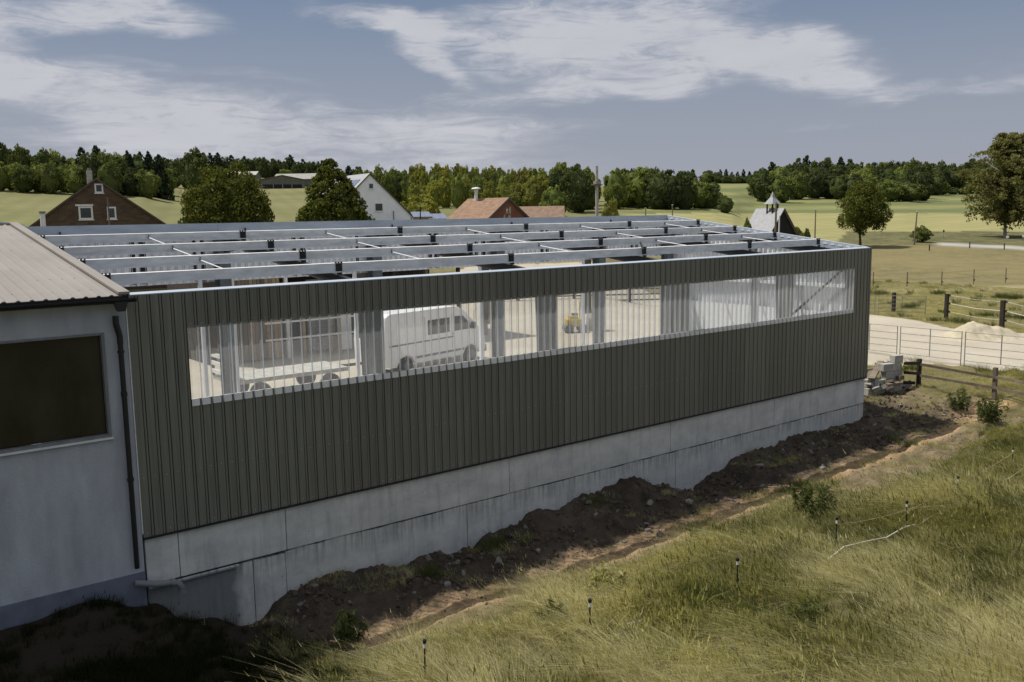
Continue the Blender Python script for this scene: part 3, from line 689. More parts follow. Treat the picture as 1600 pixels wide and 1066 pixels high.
# ================================================================== THE OLD HALL ON THE LEFT
old = thing('old_hall', 'older blue-grey rendered hall with beige ribbed metal roof on the left', 'hall', (-.02, 0, -5.4))
XR = -.03
wz0, wz1, wx1 = -2.51, -.645, -.42
mb = MB()
mb.box((wx1, 0.0, -5.12), (XR, .3, -.10)); mb.box((-12, 0.0, -5.12), (wx1, .3, wz0)); mb.box((-12, 0, wz1), (wx1, .3, -.10)); mb.box((-12, 0, wz0), (-6.2, .3, wz1))
mb.box((XR-.25, .3, -5.12), (XR, 9, -.1))
mb.prism([(0.3, -.1), (9.0, -.1), (9.0, 1.02)], 'x', XR-.25, XR)
mb.build('wall', M['render'], old)
mb = MB(); mb.box((-12, -.028, -7.2), (XR, .3, -5.123)); mb.build('plinth', M['plinth'], old)
fr = MB()
for a, b in (((-6.2, -.02, wz0), (wx1, .06, wz0+.05)), ((-6.2, -.02, wz1-.04), (wx1, .06, wz1)), ((wx1-.05, -.02, wz0+.05), (wx1, .06, wz1-.04)), ((-6.2, -.02, wz0+.05), (-6.15, .06, wz1-.04))): fr.box(a, b)
win = thing('x', None, None) if False else None
wf = fr.build('window_frame', M['grey'], old)
xs = -.47
for k in range(9):
    x1 = xs-k*.635
    mb = MB(); mb.box((x1-.634, .09+.0015*(k % 2), wz0+.052), (x1, .105+.0015*(k % 2), wz1-.042)); mb.build('pane', M['darkglass'], old)
mb = MB(); mb.box((-6.2, -.06, wz0-.035), (wx1+.02, .02, wz0-.002)); mb.build('window_sill', M['zinc'], old)
# roof sheets with the ribs running up the slope
def roof_sheet(name, x0, x1, yA, zA, yB, zB, mt, th=.004, pitch=.207, depth=.022):
    mb = MB(); prof = []; x = x0
    while x < x1-1e-6:
        for dx, h in ((0, 0), (.12, 0), (.148, depth), (.180, depth), (.207, 0)):
            xx = x+dx
            if xx <= x1+1e-6 and (not prof or xx > prof[-1][0]+1e-6): prof.append((xx, h))
        x += pitch
    for (a, ha), (b, hb) in zip(prof[:-1], prof[1:]):
        mb.face([(a, yA, zA+ha), (b, yA, zA+hb), (b, yB, zB+hb), (a, yB, zB+ha)])
        mb.face([(a, yA, zA+ha-.012), (a, yA, zA+ha), (b, yA, zA+hb), (b, yA, zA+hb-.012)])
    return mb
RS = (1.24-.0)/9.3
for k in range(11):
    x1 = XR-.02-k*1.035
    mb = roof_sheet('roof_sheet', x1-1.035, x1, -.22, .0, 9.12, 1.24, None)
    rs = mb.build('roof_sheet', M['roofb'], old)
    s = MB(); random.seed(k)
    for yy in np.arange(.3, 9, 1.15):
        for q in range(5):
            xx = x1-.207*q-.036; z = (yy+.22)*RS*(1.24/1.2453)+.022
            if random.random() < .6: s.tube([(xx, yy, z), (xx, yy, z+.012)], .014, 6)
    s.build('roof_screws', M['zinc'], rs, kind='stuff')
mb = MB(); mb.prism([(-.24, .02), (-.24, .065), (9.14, 1.305), (9.14, 1.255)], 'x', XR-.16, XR+.03); mb.prism([(-.24, -.10), (-.24, .02), (9.14, 1.26), (9.14, 1.14)], 'x', XR+.012, XR+.03)
mb.build('verge_trim', M['roofb'], old)
mb = MB(); mb.box((-12, -.17, -.14), (XR, -.14, -.005)); mb.box((-12, -.14, -.14), (XR, .0, -.11)); mb.build('fascia', M['blackpl'], old)
g = []
for a in range(9):
    an = math.pi+math.pi*a/8; g.append((-.245+.07*math.cos(an), -.05+.075*math.sin(an)))
g2 = [(-.245+.062*math.cos(math.pi+math.pi*a/8), -.05+.067*math.sin(math.pi+math.pi*a/8)) for a in range(9)][::-1]
mb = MB(); mb.prism(g+g2, 'x', -12, XR+.12); mb.prism(g, 'x', XR+.12, XR+.125); mb.build('gutter', M['blackpl'], old)
mb = MB(); X0 = -.17
mb.prism([(-.11, -.10), (.11, -.10), (.06, -.27), (-.06, -.27)], 'y', -.32, -.18); mb.v = [(x+X0, y, z) for x, y, z in mb.v]; mb.build('outlet', M['blackpl'], old)
mb = MB(); mb.tube([(X0-.06, -.10, -.36), (X0-.06, -.10, -.50), (X0-.01, -.085, -.72), (X0-.01, -.085, -.86)], .052, 10)
mb.tube([(X0-.01, -.085, -.86), (X0-.01, -.085, -5.0)], .045, 10)
mb.tube([(X0-.01, -.085, -.98), (X0-.01, -.085, -1.02)], .06, 10); mb.tube([(X0-.01, -.085, -1.72), (X0-.01, -.085, -1.8)], .056, 10); mb.tube([(X0-.01, -.085, -3.3), (X0-.01, -.085, -3.36)], .058, 10)
mb.build('downpipe', M['blackpl'], old)
mb = MB()
mb.box((-12, 9.06, 1.24), (XR+.02, 9.30, 1.285)); mb.build('ridge_cap', M['roofb'], old)
# another shed roof beyond the ridge
rear_s = thing('rear_shed', 'low shed roof with corrugated edge just beyond the ridge of the beige roof', 'shed', (-2, 12, -5.4))
mb = MB()
n = 40
for k in range(n):
    xa, xb = -9+9.45*k/n, -9+9.45*(k+1)/n
    za = 1.22+.16*(.45-xa); zb = 1.22+.16*(.45-xb); wv = .05*math.sin(k*1.57); wv2 = .05*math.sin((k+1)*1.57)
    mb.face([(xa, 11, za+wv*0), (xb, 11, zb), (xb, 17, zb), (xa, 17, za)]); mb.face([(xa, 11, za-.13+wv), (xb, 11, zb-.13+wv2), (xb, 11, zb), (xa, 11, za)])
mb.build('roof', M['roofb'], rear_s)
mb = MB(); mb.prism([(.35, -5.4), (.35, 1.05), (-9, 2.5), (-9, -5.4)], 'y', 11.15, 16.8); mb.build('wall', M['timber'], rear_s)
mb = MB(); mb.prism([(.5, 1.2), (.5, 1.24), (-9, 2.77), (-9, 2.73)], 'y', 10.96, 11.06); mb.build('verge_trim', M['white'], rear_s)
# drain pipe and splash at the corner
dp = thing('drain_pipe', 'short grey drain pipe with elbow jutting from the foot of the downpipe', 'pipe', (.1, -.2, -5.45))
mb = MB(); mb.tube([(-.25, -.12, -5.25), (.1, -.16, -5.36), (.42, -.2, -5.40), (.5, -.22, -5.43), (.54, -.23, -5.50), (.55, -.23, -5.62)], .06, 12); mb.build('pipe', M['grey'], dp, smooth=True)
mb = MB(); mb.tube([(.37, -.195, -5.395), (.44, -.205, -5.402)], .072, 12); mb.tube([(.55, -.23, -5.56), (.55, -.23, -5.63)], .07, 12); mb.build('socket', M['grey'], dp)

# ================================================================== THINGS IN AND BEHIND THE HALL
van = thing('white_van', 'white high-roof panel van parked on the yard behind the open hall', 'van', (15.4, 17.0, -5.4))
VM = Matrix.Translation((15.4, 17.0, -5.4)) @ Matrix.Rotation(math.atan2(1, 4.2), 4, 'Z')
class VB(MB):
    def build(s, *a, **k):
        s.v = [tuple(VM @ Vector(q)) for q in s.v]; return MB.build(s, *a, **k)
vp = [(-1.2, .45), (-1.25, 1.5), (-1.15, 2.55), (-.9, 2.68), (3.0, 2.68), (3.45, 2.6), (3.7, 2.46), (4.72, 1.62), (5.1, 1.42), (5.22, 1.1), (5.25, .5), (5.15, .38), (4.75, .38), (4.55, .7), (4.2, .8), (3.85, .7), (3.65, .38), (.55, .38), (.35, .7), (0, .8), (-.35, .7), (-.55, .4)]
mb = VB(); mb.prism(vp, 'y', -.97, .97); mb.build('body', M['vanwhite'], van, bevel=.06)
for nm, pg in (('side_window', [(1.35, 1.55), (2.75, 1.55), (2.75, 2.2), (1.35, 2.2)]), ('cab_window', [(3.05, 1.55), (4.35, 1.55), (4.15, 1.8), (3.65, 2.2), (3.05, 2.22)])):
    for sgn in (-1, 1):
        mb = VB(); mb.prism(pg, 'y', sgn*.968, sgn*.978); mb.build(nm, M['glass'], van)
mb = VB(); mb.prism([(3.76, 2.42), (4.70, 1.66), (4.73, 1.68), (3.79, 2.45)], 'y', -.85, .85); mb.build('windscreen', M['glass'], van)
for x in (0, 4.2):
    for y in (-.86, .86):
        mb = VB(); mb.tube([(x, y-.12, .36), (x, y+.12, .36)], .36, 20); wv = mb.build('wheel', M['rubber'], van)
        mb = VB(); s = -1 if y < 0 else 1; mb.tube([(x, y+s*.12, .36), (x, y+s*.135, .36)], .2, 14); mb.build('rim', M['grey'], wv)
for y in (-.7, .7):
    mb = VB(); mb.box((5.16, y-.2, .9), (5.26, y+.2, 1.15)); mb.build('headlight', M['winglass'], van)
mb = VB(); mb.box((5.15, -.95, .36), (5.34, .95, .68)); mb.build('bumper', M['grey'], van, bevel=.03)
mb = VB(); mb.box((-1.0, -.985, 1.28), (3.0, -.972, 1.34)); mb.box((.5, -.985, .62), (3.7, -.972, .72)); mb.build('side_trim', M['grey'], van)
for xx in (1.15, 2.9, 4.42):
    mb = VB(); mb.box((xx, -.976, .8), (xx+.018, -.969, 2.35)); mb.build('door_seam', M['grey'], van)
mb = VB(); mb.box((-1.26, -.9, 1.0), (-1.2, -.7, 1.6)); mb.build('tail_light', M['redwall'], van)
mb = VB(); mb.box((4.2, -1.2, 1.55), (4.35, -.99, 1.85)); mb.build('mirror', M['blackpl'], van)
mb = VB(); mb.box((2.9, -.99, 1.42), (3.02, -.972, 1.46)); mb.build('door_handle', M['blackpl'], van)

shed = thing('timber_shed', 'long open-fronted dark timber shed behind the hall', 'shed', (20, 26, -5.4))
mb = MB(); mb.box((10.3, 30, -5.4), (26, 30.15, -.9)); mb.box((10.2, 24.6, -5.4), (10.35, 30, -1.0)); mb.build('back_wall', M['timber2'], shed)
mb = MB(); mb.prism([(23.6, -1.02), (30.4, -.55), (30.4, -.45), (23.6, -.92)], 'x', 10, 26.2); mb.build('roof', M['farmroof'], shed)
for x, mt_ in ((13.9, 'winwhite'), (17.9, 'winwhite'), (19.9, 'timber2'), (21.9, 'timber'), (24.0, 'timber2'), (25.75, 'oak')):
    mb = MB(); wd = .16 if mt_ != 'oak' else .3; mb.box((x-wd/2, 24.0, -5.4), (x+wd/2, 24.18, -1.0)); mb.build('post', M[mt_], shed)
random.seed(5)
for k in range(17):
    x = 10.35+k*.19
    mb = MB(); mb.box((x, 24.02, -5.3), (x+.17, 24.05, -1.1-random.uniform(0, .06))); mb.build('board', M['timber' if random.random() < .7 else 'oak'], shed)
for k in range(16):
    z = -5.2+k*.22
    mb = MB(); mb.box((15.1, 24.4, z), (16.6, 24.42+.01*(k % 2), z+.205)); mb.build('siding_board', M['grey'], shed)
mb = MB(); mb.box((16.75, 24.1, -5.3), (17.35, 24.16, -1.9)); mb.build('door_leaf', M['winwhite'], shed)
for x in (14.5, 15.9, 16.4, 18.6):
    mb = MB(); mb.box((x-.06, 23.5, -5.4), (x+.06, 23.62, -3.2)); mb.build('rack_post', M['oak'], shed)
for z in (-4.4, -3.6):
    mb = MB(); mb.box((12.5, 23.45, z), (18.8, 23.5, z+.08)); mb.build('rack_rail', M['winwhite'], shed)
def pallet(x, y, rz, n, label):
    T_ = thing('timber_pallet', label, 'pallet', (x, y, ZFL if y < 9.5 else -5.4), 'pallets and slabs stored under the hall roof')
    RM = Matrix.Translation(WL[T_.name]) @ Matrix.Rotation(rz, 4, 'Z')
    for k in range(n):
        z = k*.15
        for b in (-.55, 0, .55):
            m_ = MB(); m_.box((-.6, b-.05, z), (.6, b+.05, z+.1), 0, RM); m_.build('bearer', M['oak'], T_)
        for s_ in range(6):
            m_ = MB(); m_.box((-.6+s_*.21, -.6, z+.101), (-.6+s_*.21+.16, .6, z+.125), 0, RM); m_.build('slat', M['block' if n > 1 else 'oak'], T_)
pallet(5.9, 7.6, .2, 3, 'stack of pallets on the hall floor nearest the left end of the window')
pallet(8.6, 8.3, -.1, 2, 'low pile of pallets right of the first rear column')
pallet(11.3, 12.4, .3, 4, 'tallest stack of pallets just outside the rear of the hall')
def flat_trailer():
    T_ = thing('flat_trailer', 'flat timber trailer with slatted headboard behind the hall', 'trailer', (9.3, 15.5, -5.4))
    mb = MB(); mb.box((7.4, 14.5, -4.6), (12.0, 16.5, -4.45)); mb.build('bed', M['block'], T_)
    for k in range(5):
        mb = MB(); mb.box((7.35, 14.5, -4.35+k*.3), (7.4, 16.5, -4.2+k*.3)); mb.build('slat', M['winwhite'], T_)
    for y in (14.5, 16.4):
        mb = MB(); mb.box((7.38, y, -4.45), (7.45, y+.1, -2.9)); mb.build('stake', M['timber2'], T_)
    for x in (8.4, 11.2):
        for y in (14.4, 16.5):
            mb = MB(); mb.tube([(x, y, -5.0), (x, y+.18, -5.0)], .4, 16); mb.build('wheel', M['rubber'], T_)
    mb = MB(); mb.box((12.0, 15.4, -4.6), (13.3, 15.5, -4.5)); mb.build('drawbar', M['black'], T_)
flat_trailer()
random.seed(12)
for i, (x_, y_, h_, mw, lb) in enumerate(((4.3, 10.6, .8, 'clad_in', 'leftmost low wrapped bundle behind the hall, beside the first rear column'), (6.4, 11.2, .7, 'white', 'low wrapped bundle lying left of the flat trailer'), (8.2, 10.9, 1.05, 'clad_in', 'taller grey-white wrapped bundle in front of the trailer bed'), (10.6, 11.0, .6, 'white', 'small white wrapped bundle near the trailer drawbar'))):
    pk = thing('material_stack', lb, 'bundle', (x_, y_, -5.4), 'wrapped bundles behind the left bays')
    Mx = Matrix.Translation((x_, y_, -5.4)) @ Matrix.Rotation(random.uniform(-.5, .5), 4, 'Z')
    mb = MB(); mb.box((-.6, -.4, 0), (.6, .4, .12), 0, Mx); mb.build('pallet_base', M['oak'], pk)
    mb = MB(); mb.box((-.55, -.36, .121), (.5, .34, h_), 0, Mx); mb.build('wrap', M[mw], pk, bevel=.05)
# small yellow compactor and a white bulk bag on the yard
yc = thing('compact_roller', 'small yellow roller standing on the sandy yard behind the hall', 'roller', (30.2, 21.4, -5.4))
RMx = Matrix.Translation((30.2, 21.4, -5.4)) @ Matrix.Rotation(-.5, 4, 'Z')
def yb(fn, name, m_, **k):
    mb = MB(); fn(mb); mb.v = [tuple(RMx @ Vector(q)) for q in mb.v]; mb.build(name, M[m_], yc, **k)
yb(lambda b: b.box((-.55, -.35, .35), (.45, .35, .78)), 'body', 'yellow', bevel=.04)
yb(lambda b: b.box((-.35, -.28, .78), (.1, .28, .98)), 'engine_cover', 'yellow', bevel=.04)
yb(lambda b: b.tube([(-.42, -.4, .26), (-.42, .4, .26)], .26, 16), 'drum', 'grey'); yb(lambda b: b.tube([(.36, -.4, .26), (.36, .4, .26)], .26, 16), 'drum', 'grey')
yb(lambda b: (b.tube([(.3, -.28, .7), (.35, -.28, 1.75)], .03, 6), b.tube([(.3, .28, .7), (.35, .28, 1.75)], .03, 6), b.tube([(.35, -.28, 1.75), (.35, .28, 1.75)], .03, 6)), 'roll_bar', 'yellow')
yb(lambda b: b.box((-.2, -.15, .98), (.12, .15, 1.1)), 'seat', 'blackpl')
bb = thing('bulk_bag', 'pale grey bulk bag standing beside the small yellow roller', 'bag', (31.5, 21.1, -5.4))
mb = MB()
for k in range(5):
    z0, z1 = -5.4+k*.26, -5.4+(k+1)*.26; w0, w1 = .42+.05*math.sin(k*.8), .42+.05*math.sin((k+1)*.8)
    mb.tube([(31.5, 21.1, z0), (31.5, 21.1, z1)], [w0*1.2, w1*1.2], 10, cap=True)
mb.build('sack', M['block'], bb)
for dx in (-.3, .3):
    mb = MB(); mb.tube([(31.5+dx, 20.8, -4.1), (31.5+dx, 20.95, -3.85), (31.5+dx, 21.3, -3.85), (31.5+dx, 21.4, -4.1)], .025, 6); mb.build('loop', M['block'], bb)
# ================================================================== TREES
def quads_mesh(name, V, mt, extra=None):
    """V: (n,4,3) array of leaf quads; extra: MB with solid faces"""
    n = len(V); v = V.reshape(-1, 3)
    f = np.arange(n*4).reshape(-1, 4)
    ev = np.zeros((0, 3)); ef = []
    me = bpy.data.meshes.new(name)
    if extra is not None:
        ev = np.array(extra.v); ef = [tuple(i+len(v) for i in q) for q in extra.f]
        me.from_pydata(np.concatenate([v, ev]).tolist(), [], f.tolist()+ef)
    else: me.from_pydata(v.tolist(), [], f.tolist())
    me.materials.append(mt); me.update(); return me
def leaf_quads(P, Nn, size, rng, aspect=1.5):
    n = len(P); r = rng.normal(size=(n, 3)); t = np.cross(Nn, r); t /= np.linalg.norm(t, axis=1, keepdims=True)+1e-9
    b = np.cross(Nn, t); b /= np.linalg.norm(b, axis=1, keepdims=True)+1e-9
    s = size*rng.uniform(.6, 1.35, (n, 1)); t = t*s*aspect/2; b = b*s/2
    return np.stack([P-t, P-b*.8, P+t, P+b*.8], 1)
def blob(mb, c, r, rng, seg=7):
    n = len(mb.v)
    for i in range(seg+1):
        for j in range(seg*2):
            th = math.pi*i/seg; ph = math.pi*j/seg; k = 1+rng.uniform(-.12, .12)
            mb.v.append((c[0]+r[0]*k*math.sin(th)*math.cos(ph), c[1]+r[1]*k*math.sin(th)*math.sin(ph), c[2]+r[2]*k*math.cos(th)))
    m = seg*2
    for i in range(seg):
        for j in range(m): mb.f.append((n+i*m+j, n+i*m+(j+1) % m, n+(i+1)*m+(j+1) % m, n+(i+1)*m+j)); mb.m.append(0)
def crown(kind, seed, mt, ncl=60, per=60, leaf=.045, z0=.16, core=.62, cm_=1.0):
    """unit crown: height 1 above the ground, width 1"""
    rng = np.random.default_rng(seed); P = []; Nn = []; ex = MB()
    if kind in ('round', 'cone', 'tall', 'open', 'egg'):
        for k in range(ncl):
            d = rng.normal(size=3); d /= np.linalg.norm(d)
            if kind == 'cone':
                h = rng.uniform(0, 1)**1.25; rad_ = .5*(1-h)**.75*rng.uniform(.72, 1); a = rng.uniform(0, 2*math.pi)
                c = np.array([rad_*math.cos(a), rad_*math.sin(a), z0+.05+(1-z0-.1)*h]); cr = .095*(1.15-h*.6)
            else:
                rr_ = rng.uniform(.6, .86) if kind != 'open' else rng.uniform(.35, .9)
                c = np.array([d[0]*.5*rr_, d[1]*.5*rr_, 0.]); zz = d[2]*rr_
                c[2] = z0+(1-z0)*(.5+.47*zz); c[:2] *= (1.02-.25*max(0, zz)**2) if kind != 'egg' else (1.05-.62*max(0, zz+.25)**1.3)
                cr = rng.uniform(.08, .14) if kind != 'tall' else rng.uniform(.07, .12)
            m = int(per*rng.uniform(.6, 1.3)); q = rng.normal(size=(m, 3)); q /= np.linalg.norm(q, axis=1, keepdims=True)
            out = c-np.array([0, 0, z0+(1-z0)*.45]); out /= np.linalg.norm(out)+1e-9
            q = q+out*.55+np.array([0, 0, .25]); q /= np.linalg.norm(q, axis=1, keepdims=True)
            P.append(c+q*cr*cm_*rng.uniform(.62, 1.12, (m, 1))*np.array([1, 1, .8])); Nn.append(q+rng.normal(size=(m, 3))*.55)
        if core:
            blob(ex, (0, 0, z0+(1-z0)*(.46 if kind != 'cone' else .36)), (.5*core, .5*core, (1-z0)*.5*core), rng)
    elif kind == 'pine':
        nl = 15
        for l in range(nl):
            h = l/(nl-1); rad_ = .5*(1-h)**.6*rng.uniform(.7, 1.15)+.05
            for k in range(int(12-6*h)):
                a = rng.uniform(0, 2*math.pi); m = int(per*(1.1-h*.6))
                tt = rng.uniform(.1, 1, m)**.7
                p = np.stack([rad_*tt*math.cos(a), rad_*tt*math.sin(a), z0+(1-z0)*h-.05*tt*rng.uniform(.4, 1, m)], 1)+rng.normal(size=(m, 3))*np.array([.02, .02, .010])
                P.append(p); Nn.append(np.array([0, 0, 1.])+rng.normal(size=(m, 3))*.6)
        for s in range(1): blob(ex, (0, 0, z0+.34), (.16, .16, .36), rng)
    elif kind == 'birch':
        for k in range(ncl):
            a = rng.uniform(0, 2*math.pi); h0 = rng.uniform(.12, .86); out_ = (.50-.30*abs(h0-.42)*1.6)*rng.uniform(.45, 1.0)*(1.0 if h0 < .7 else .6); up = rng.uniform(.05, .16)*(1.1-.3*h0)
            for j in range(9):
                tj = (j+1)/9; c = np.array([out_*tj*math.cos(a), out_*tj*math.sin(a), h0+up*math.sin(tj*2.2)]); m = int(per*rng.uniform(.3, 1.3)*(.4+.8*tj)); ln_ = rng.uniform(.03, .11)*(1.2-h0)
                tt = rng.uniform(0, 1, m)
                P.append(c+np.stack([rng.normal(size=m)*.017, rng.normal(size=m)*.017, .012-ln_*tt], 1)); Nn.append(rng.normal(size=(m, 3))+np.array([math.cos(a)*.5, math.sin(a)*.5, .5]))
    P = np.concatenate(P); Nn = np.concatenate(Nn); Nn /= np.linalg.norm(Nn, axis=1, keepdims=True)
    return quads_mesh('crown', leaf_quads(P, Nn, leaf, rng), mt, ex if ex.v else None)
def trunk(seed, top=.6, r=.022, limbs=6, white=False):
    rng = random.Random(seed); mb = MB(); pts = [(rng.uniform(-.01, .01)*k, rng.uniform(-.01, .01)*k, top*k/5) for k in range(6)]
    pts[0] = (0, 0, -.03); mb.tube(pts, [r*1.35]+[r*(1-.14*k) for k in range(1, 6)], 8)
    for k in range(limbs):
        i = rng.randint(2, 4); a = rng.uniform(0, 6.28); s = Vector(pts[i]); ln_ = rng.uniform(.16, .30)
        mb.tube([s, s+Vector((math.cos(a)*ln_*.5, math.sin(a)*ln_*.5, ln_*.5)), s+Vector((math.cos(a)*ln_, math.sin(a)*ln_, ln_*.85))], [r*.45, r*.3, r*.12], 5)
    return mb.mesh('trunk', M['birchbark'] if white else M['bark'])
CR = {
 'round': [crown('round', s, M['leaf'], 60, 46, .05, z0=-.12, core=.72) for s in (1, 2, 3)],
 'dark': [crown('round', s, M['leafd'], 60, 46, .05, z0=-.12, core=.72) for s in (4, 5, 6)],
 'yellow': [crown('tall', s, M['leafy'], 66, 40, .045, z0=-.12, core=.72) for s in (7, 8, 9)],
 'tall': [crown('tall', s, M['leaf'], 66, 40, .045, z0=-.12, core=.72) for s in (10, 11)],
 'pine': [crown('pine', s, M['pine'], per=20, leaf=.085, z0=-.02) for s in (12, 13, 14)],
}
TK = [trunk(1), trunk(2), trunk(3)]
rngT = random.Random(21)
def where(u):
    for lim, w_ in ((40, 'at the left photo edge'), (125, 'left of the brick house ridge'), (185, 'above the brick house'), (300, 'right of the brick house'), (560, ''), (648, 'behind the white house'), (725, 'left of the orange roofs'), (800, 'above the orange roofs'), (870, 'right of the orange gable'), (945, 'left of the pale pole'),
                    (1000, 'just right of the pale pole'), (1050, 'in its middle'), (1150, 'at its right end'), (1230, 'behind the chapel spire'), (1310, 'left of the chestnut'), (1395, 'behind the chestnut'), (1480, 'right of the chestnut'), (9999, 'towards the birch')):
        if u < lim: return ' '+w_ if w_ else ''
def tree(u, d, top, wpx, kind, label, group=None, name=None, cm=None, tk=None, base=None, cat='tree'):
    x, y = pl(u, d); z = Hz(x, y) if base is None else base
    h = zpx(u, d, top)-z; wd = wpx/FOC*d
    nm = name or {'pine': 'pine_tree'}.get(kind, 'deciduous_tree')
    T_ = thing(nm, label, cat, (x, y, z-.1), group)
    rz = rngT.uniform(0, 6.28)
    c = put('crown', cm or rngT.choice(CR[kind]), T_, (x, y, z-.1), rz, (wd, wd, h))
    put('trunk', tk or rngT.choice(TK), T_, (x, y, z-.1), rz, (h, h, h))
    return T_
# left wood behind the brick house: dark row first, lighter row in front
GL = 'trees of the wood above the left field'
k = 0
for u in range(-130, 262, 17):
    top = float(np.interp(u, [-130, 0, 60, 120, 150, 175, 210, 262], [215, 222, 232, 243, 226, 228, 243, 246]))+rngT.uniform(-5, 7)
    kind = rngT.choice(['dark', 'pine', 'dark', 'tall', 'tall'])
    if 125 < u < 175: kind = 'pine'
    tree(u+rngT.uniform(-4, 4), 285+rngT.uniform(-12, 18), top, 38 if kind != 'pine' else 34, kind, {'pine': 'dark spiky conifer, back row of the left wood', 'dark': 'dark broadleaf tree, back row of the left wood', 'tall': 'tall mid-green tree, back row of the left wood'}[kind]+where(u), GL)
for u in range(-120, 255, 21):
    top = float(np.interp(u, [-120, 20, 60, 110, 150, 200, 250], [240, 250, 247, 250, 244, 250, 262]))+rngT.uniform(-6, 8)
    kind = rngT.choice(['round', 'dark', 'round', 'tall'])
    tree(u+rngT.uniform(-4, 4), 262+rngT.uniform(-5, 6), top, 42, kind, {'dark': 'dark bushy tree, front of the left wood', 'round': 'olive round tree, front of the left wood', 'tall': 'lighter leafy tree, front of the left wood'}[kind]+where(u), GL)
# far trees between the left wood and the big round tree
tree(313, 330, 229, 46, 'dark', 'tall dark tree rising above the far trees behind the big round tree')
tree(281, 350, 264, 24, 'dark', 'small dark bush-like tree at the far field edge, left of the taller dark tree')
tree(297, 355, 271, 16, 'dark', 'smallest dark bush at the far field edge behind the big round tree')
tree(268, 300, 262, 30, 'round', 'rounded tree closing the right end of the left wood')
GP = 'pines on the skyline behind the barns'
for u in range(175, 570, 8):
    top = float(np.interp(u, [175, 300, 400, 470, 560], [242, 246, 246, 249, 262]))+rngT.uniform(-3, 4)
    kp = 'pine' if rngT.random() < .25 else 'dark'
    tree(u+rngT.uniform(-3, 3), 600+rngT.uniform(-30, 30), top+(2 if kp == 'dark' else -1), 24, kp, {'pine': 'distant pine in the skyline row behind the farm barns', 'dark': 'distant round-topped tree in the skyline row behind the farm barns'}[kp], GP, name='pine_tree' if kp == 'pine' else None)
tree(452, 455, 265, 26, 'round', 'light green round tree beside the far farm barns')
# mid wood, sunlit
GM = 'trees of the sunlit wood in the middle'
for row, (dd, dt, st) in enumerate(((248, -1, 17), (228, 5, 15), (212, 18, 17))):
    for u in range(565 if row < 2 else 650, 935, st):
        top = float(np.interp(u, [565, 600, 640, 680, 760, 830, 900, 935], [262, 254, 258, 254, 258, 257, 253, 262]))+dt+rngT.uniform(-4, 6)
        if row == 2: top += 8*math.sin(u*.05)
        kind = rngT.choice(['yellow', 'yellow', 'tall']) if u < 870 else rngT.choice(['tall', 'dark', 'round'])
        if u < 650: kind = rngT.choice(['dark', 'tall', 'round'])
        tree(u+rngT.uniform(-4, 4), dd+rngT.uniform(-6, 6), top, 27 if u < 870 else 36, kind, {'yellow': 'slender yellow-green tree, %s of the middle wood', 'tall': 'slender mid-green tree, %s of the middle wood', 'dark': 'dark full tree, %s of the middle wood', 'round': 'round green tree, %s of the middle wood'}[kind] % ('back row', 'second row', 'front row')[row]+where(u), GM)
tree(842, 190, 268, 52, 'yellow', 'bright yellow-green tree standing forward of the middle wood, right of the orange roofs')
tree(868, 186, 285, 44, 'round', 'lower green tree beside the bright yellow-green one in front of the middle wood')
tree(812, 192, 282, 40, 'yellow', 'smaller yellow-green tree just left of the brightest one, behind the orange roofs')
tree(906, 200, 254, 56, 'dark', 'broad dark tree at the right end of the middle wood beside the gap')
# grove right of the pale pole
GC = 'trees of the dark grove right of the pole'
for u, top, wpx, kind in ((965, 258, 44, 'round'), (985, 256, 50, 'tall'), (1008, 257, 52, 'round'), (1030, 259, 50, 'dark'), (1050, 263, 50, 'dark'), (1072, 268, 46, 'dark'), (1094, 277, 50, 'round'), (1112, 284, 44, 'dark')):
    tree(u, 212+rngT.uniform(-5, 5), top, wpx, kind, {'round': 'green rounded tree of the dark grove', 'tall': 'tall-crowned tree of the dark grove', 'dark': 'dark rounded tree of the dark grove'}[kind]+where(u), GC)
for u in range(975, 1100, 22):
    tree(u, 230, 262+abs(u-1010)*.08, 40, 'dark', 'dark tree at the back of the grove'+where(u), GC)
tree(1137, 207, 303, 26, 'dark', 'small dark round tree at the right foot of the grove')
# far copse across the gap
for u, top, wpx, kind in ((1085, 267, 18, 'pine'), (1075, 268, 18, 'dark'), (1108, 266, 26, 'round'), (1122, 270, 22, 'dark')):
    tree(u, 470, top, wpx, kind, 'distant tree of the copse seen over the grove\'s right shoulder', 'distant copse trees')
for u in range(1128, 1200, 9):
    tree(u, 455+rngT.uniform(-8, 8), 274+rngT.uniform(-2, 3), 18, 'dark', 'low dark bush in the far hedge at the top of the gap field', 'far hedge bushes')
    tree(u, 560, 268+rngT.uniform(-2, 3), 14, 'pine', 'distant pine on the skyline above the far hedge', 'skyline pines right of the gap')
# big right wood
GR = 'trees of the dark wood on the right'
for row, (dd, dt, st) in enumerate(((395, -2, 13), (362, 4, 17), (338, 14, 21))):
    for u in range(1185 if row < 2 else 1190, 1640 if row < 2 else 1470, st):
        top = float(np.interp(u, [1185, 1205, 1250, 1300, 1420, 1470, 1560, 1640], [272, 258, 248, 253, 250, 251, 254, 252]))+dt+rngT.uniform(-3, 5)
        kind = rngT.choice(['dark', 'dark', 'round', 'dark', 'tall', 'pine'] if row == 0 else ['dark', 'dark', 'round'])
        dq = dd+rngT.uniform(-8, 8)+(60 if u > 1450 else 0)
        tree(u+rngT.uniform(-4, 4), dq, top, 34 if kind != 'pine' else 28, kind, {'dark': 'dark crowned tree, %s of the right wood', 'round': 'grey-green crowned tree, %s of the right wood', 'pine': 'dark pine, %s of the right wood', 'tall': 'upright green tree, %s of the right wood'}[kind] % ('back row', 'middle row', 'front row')[row]+where(u), GR)
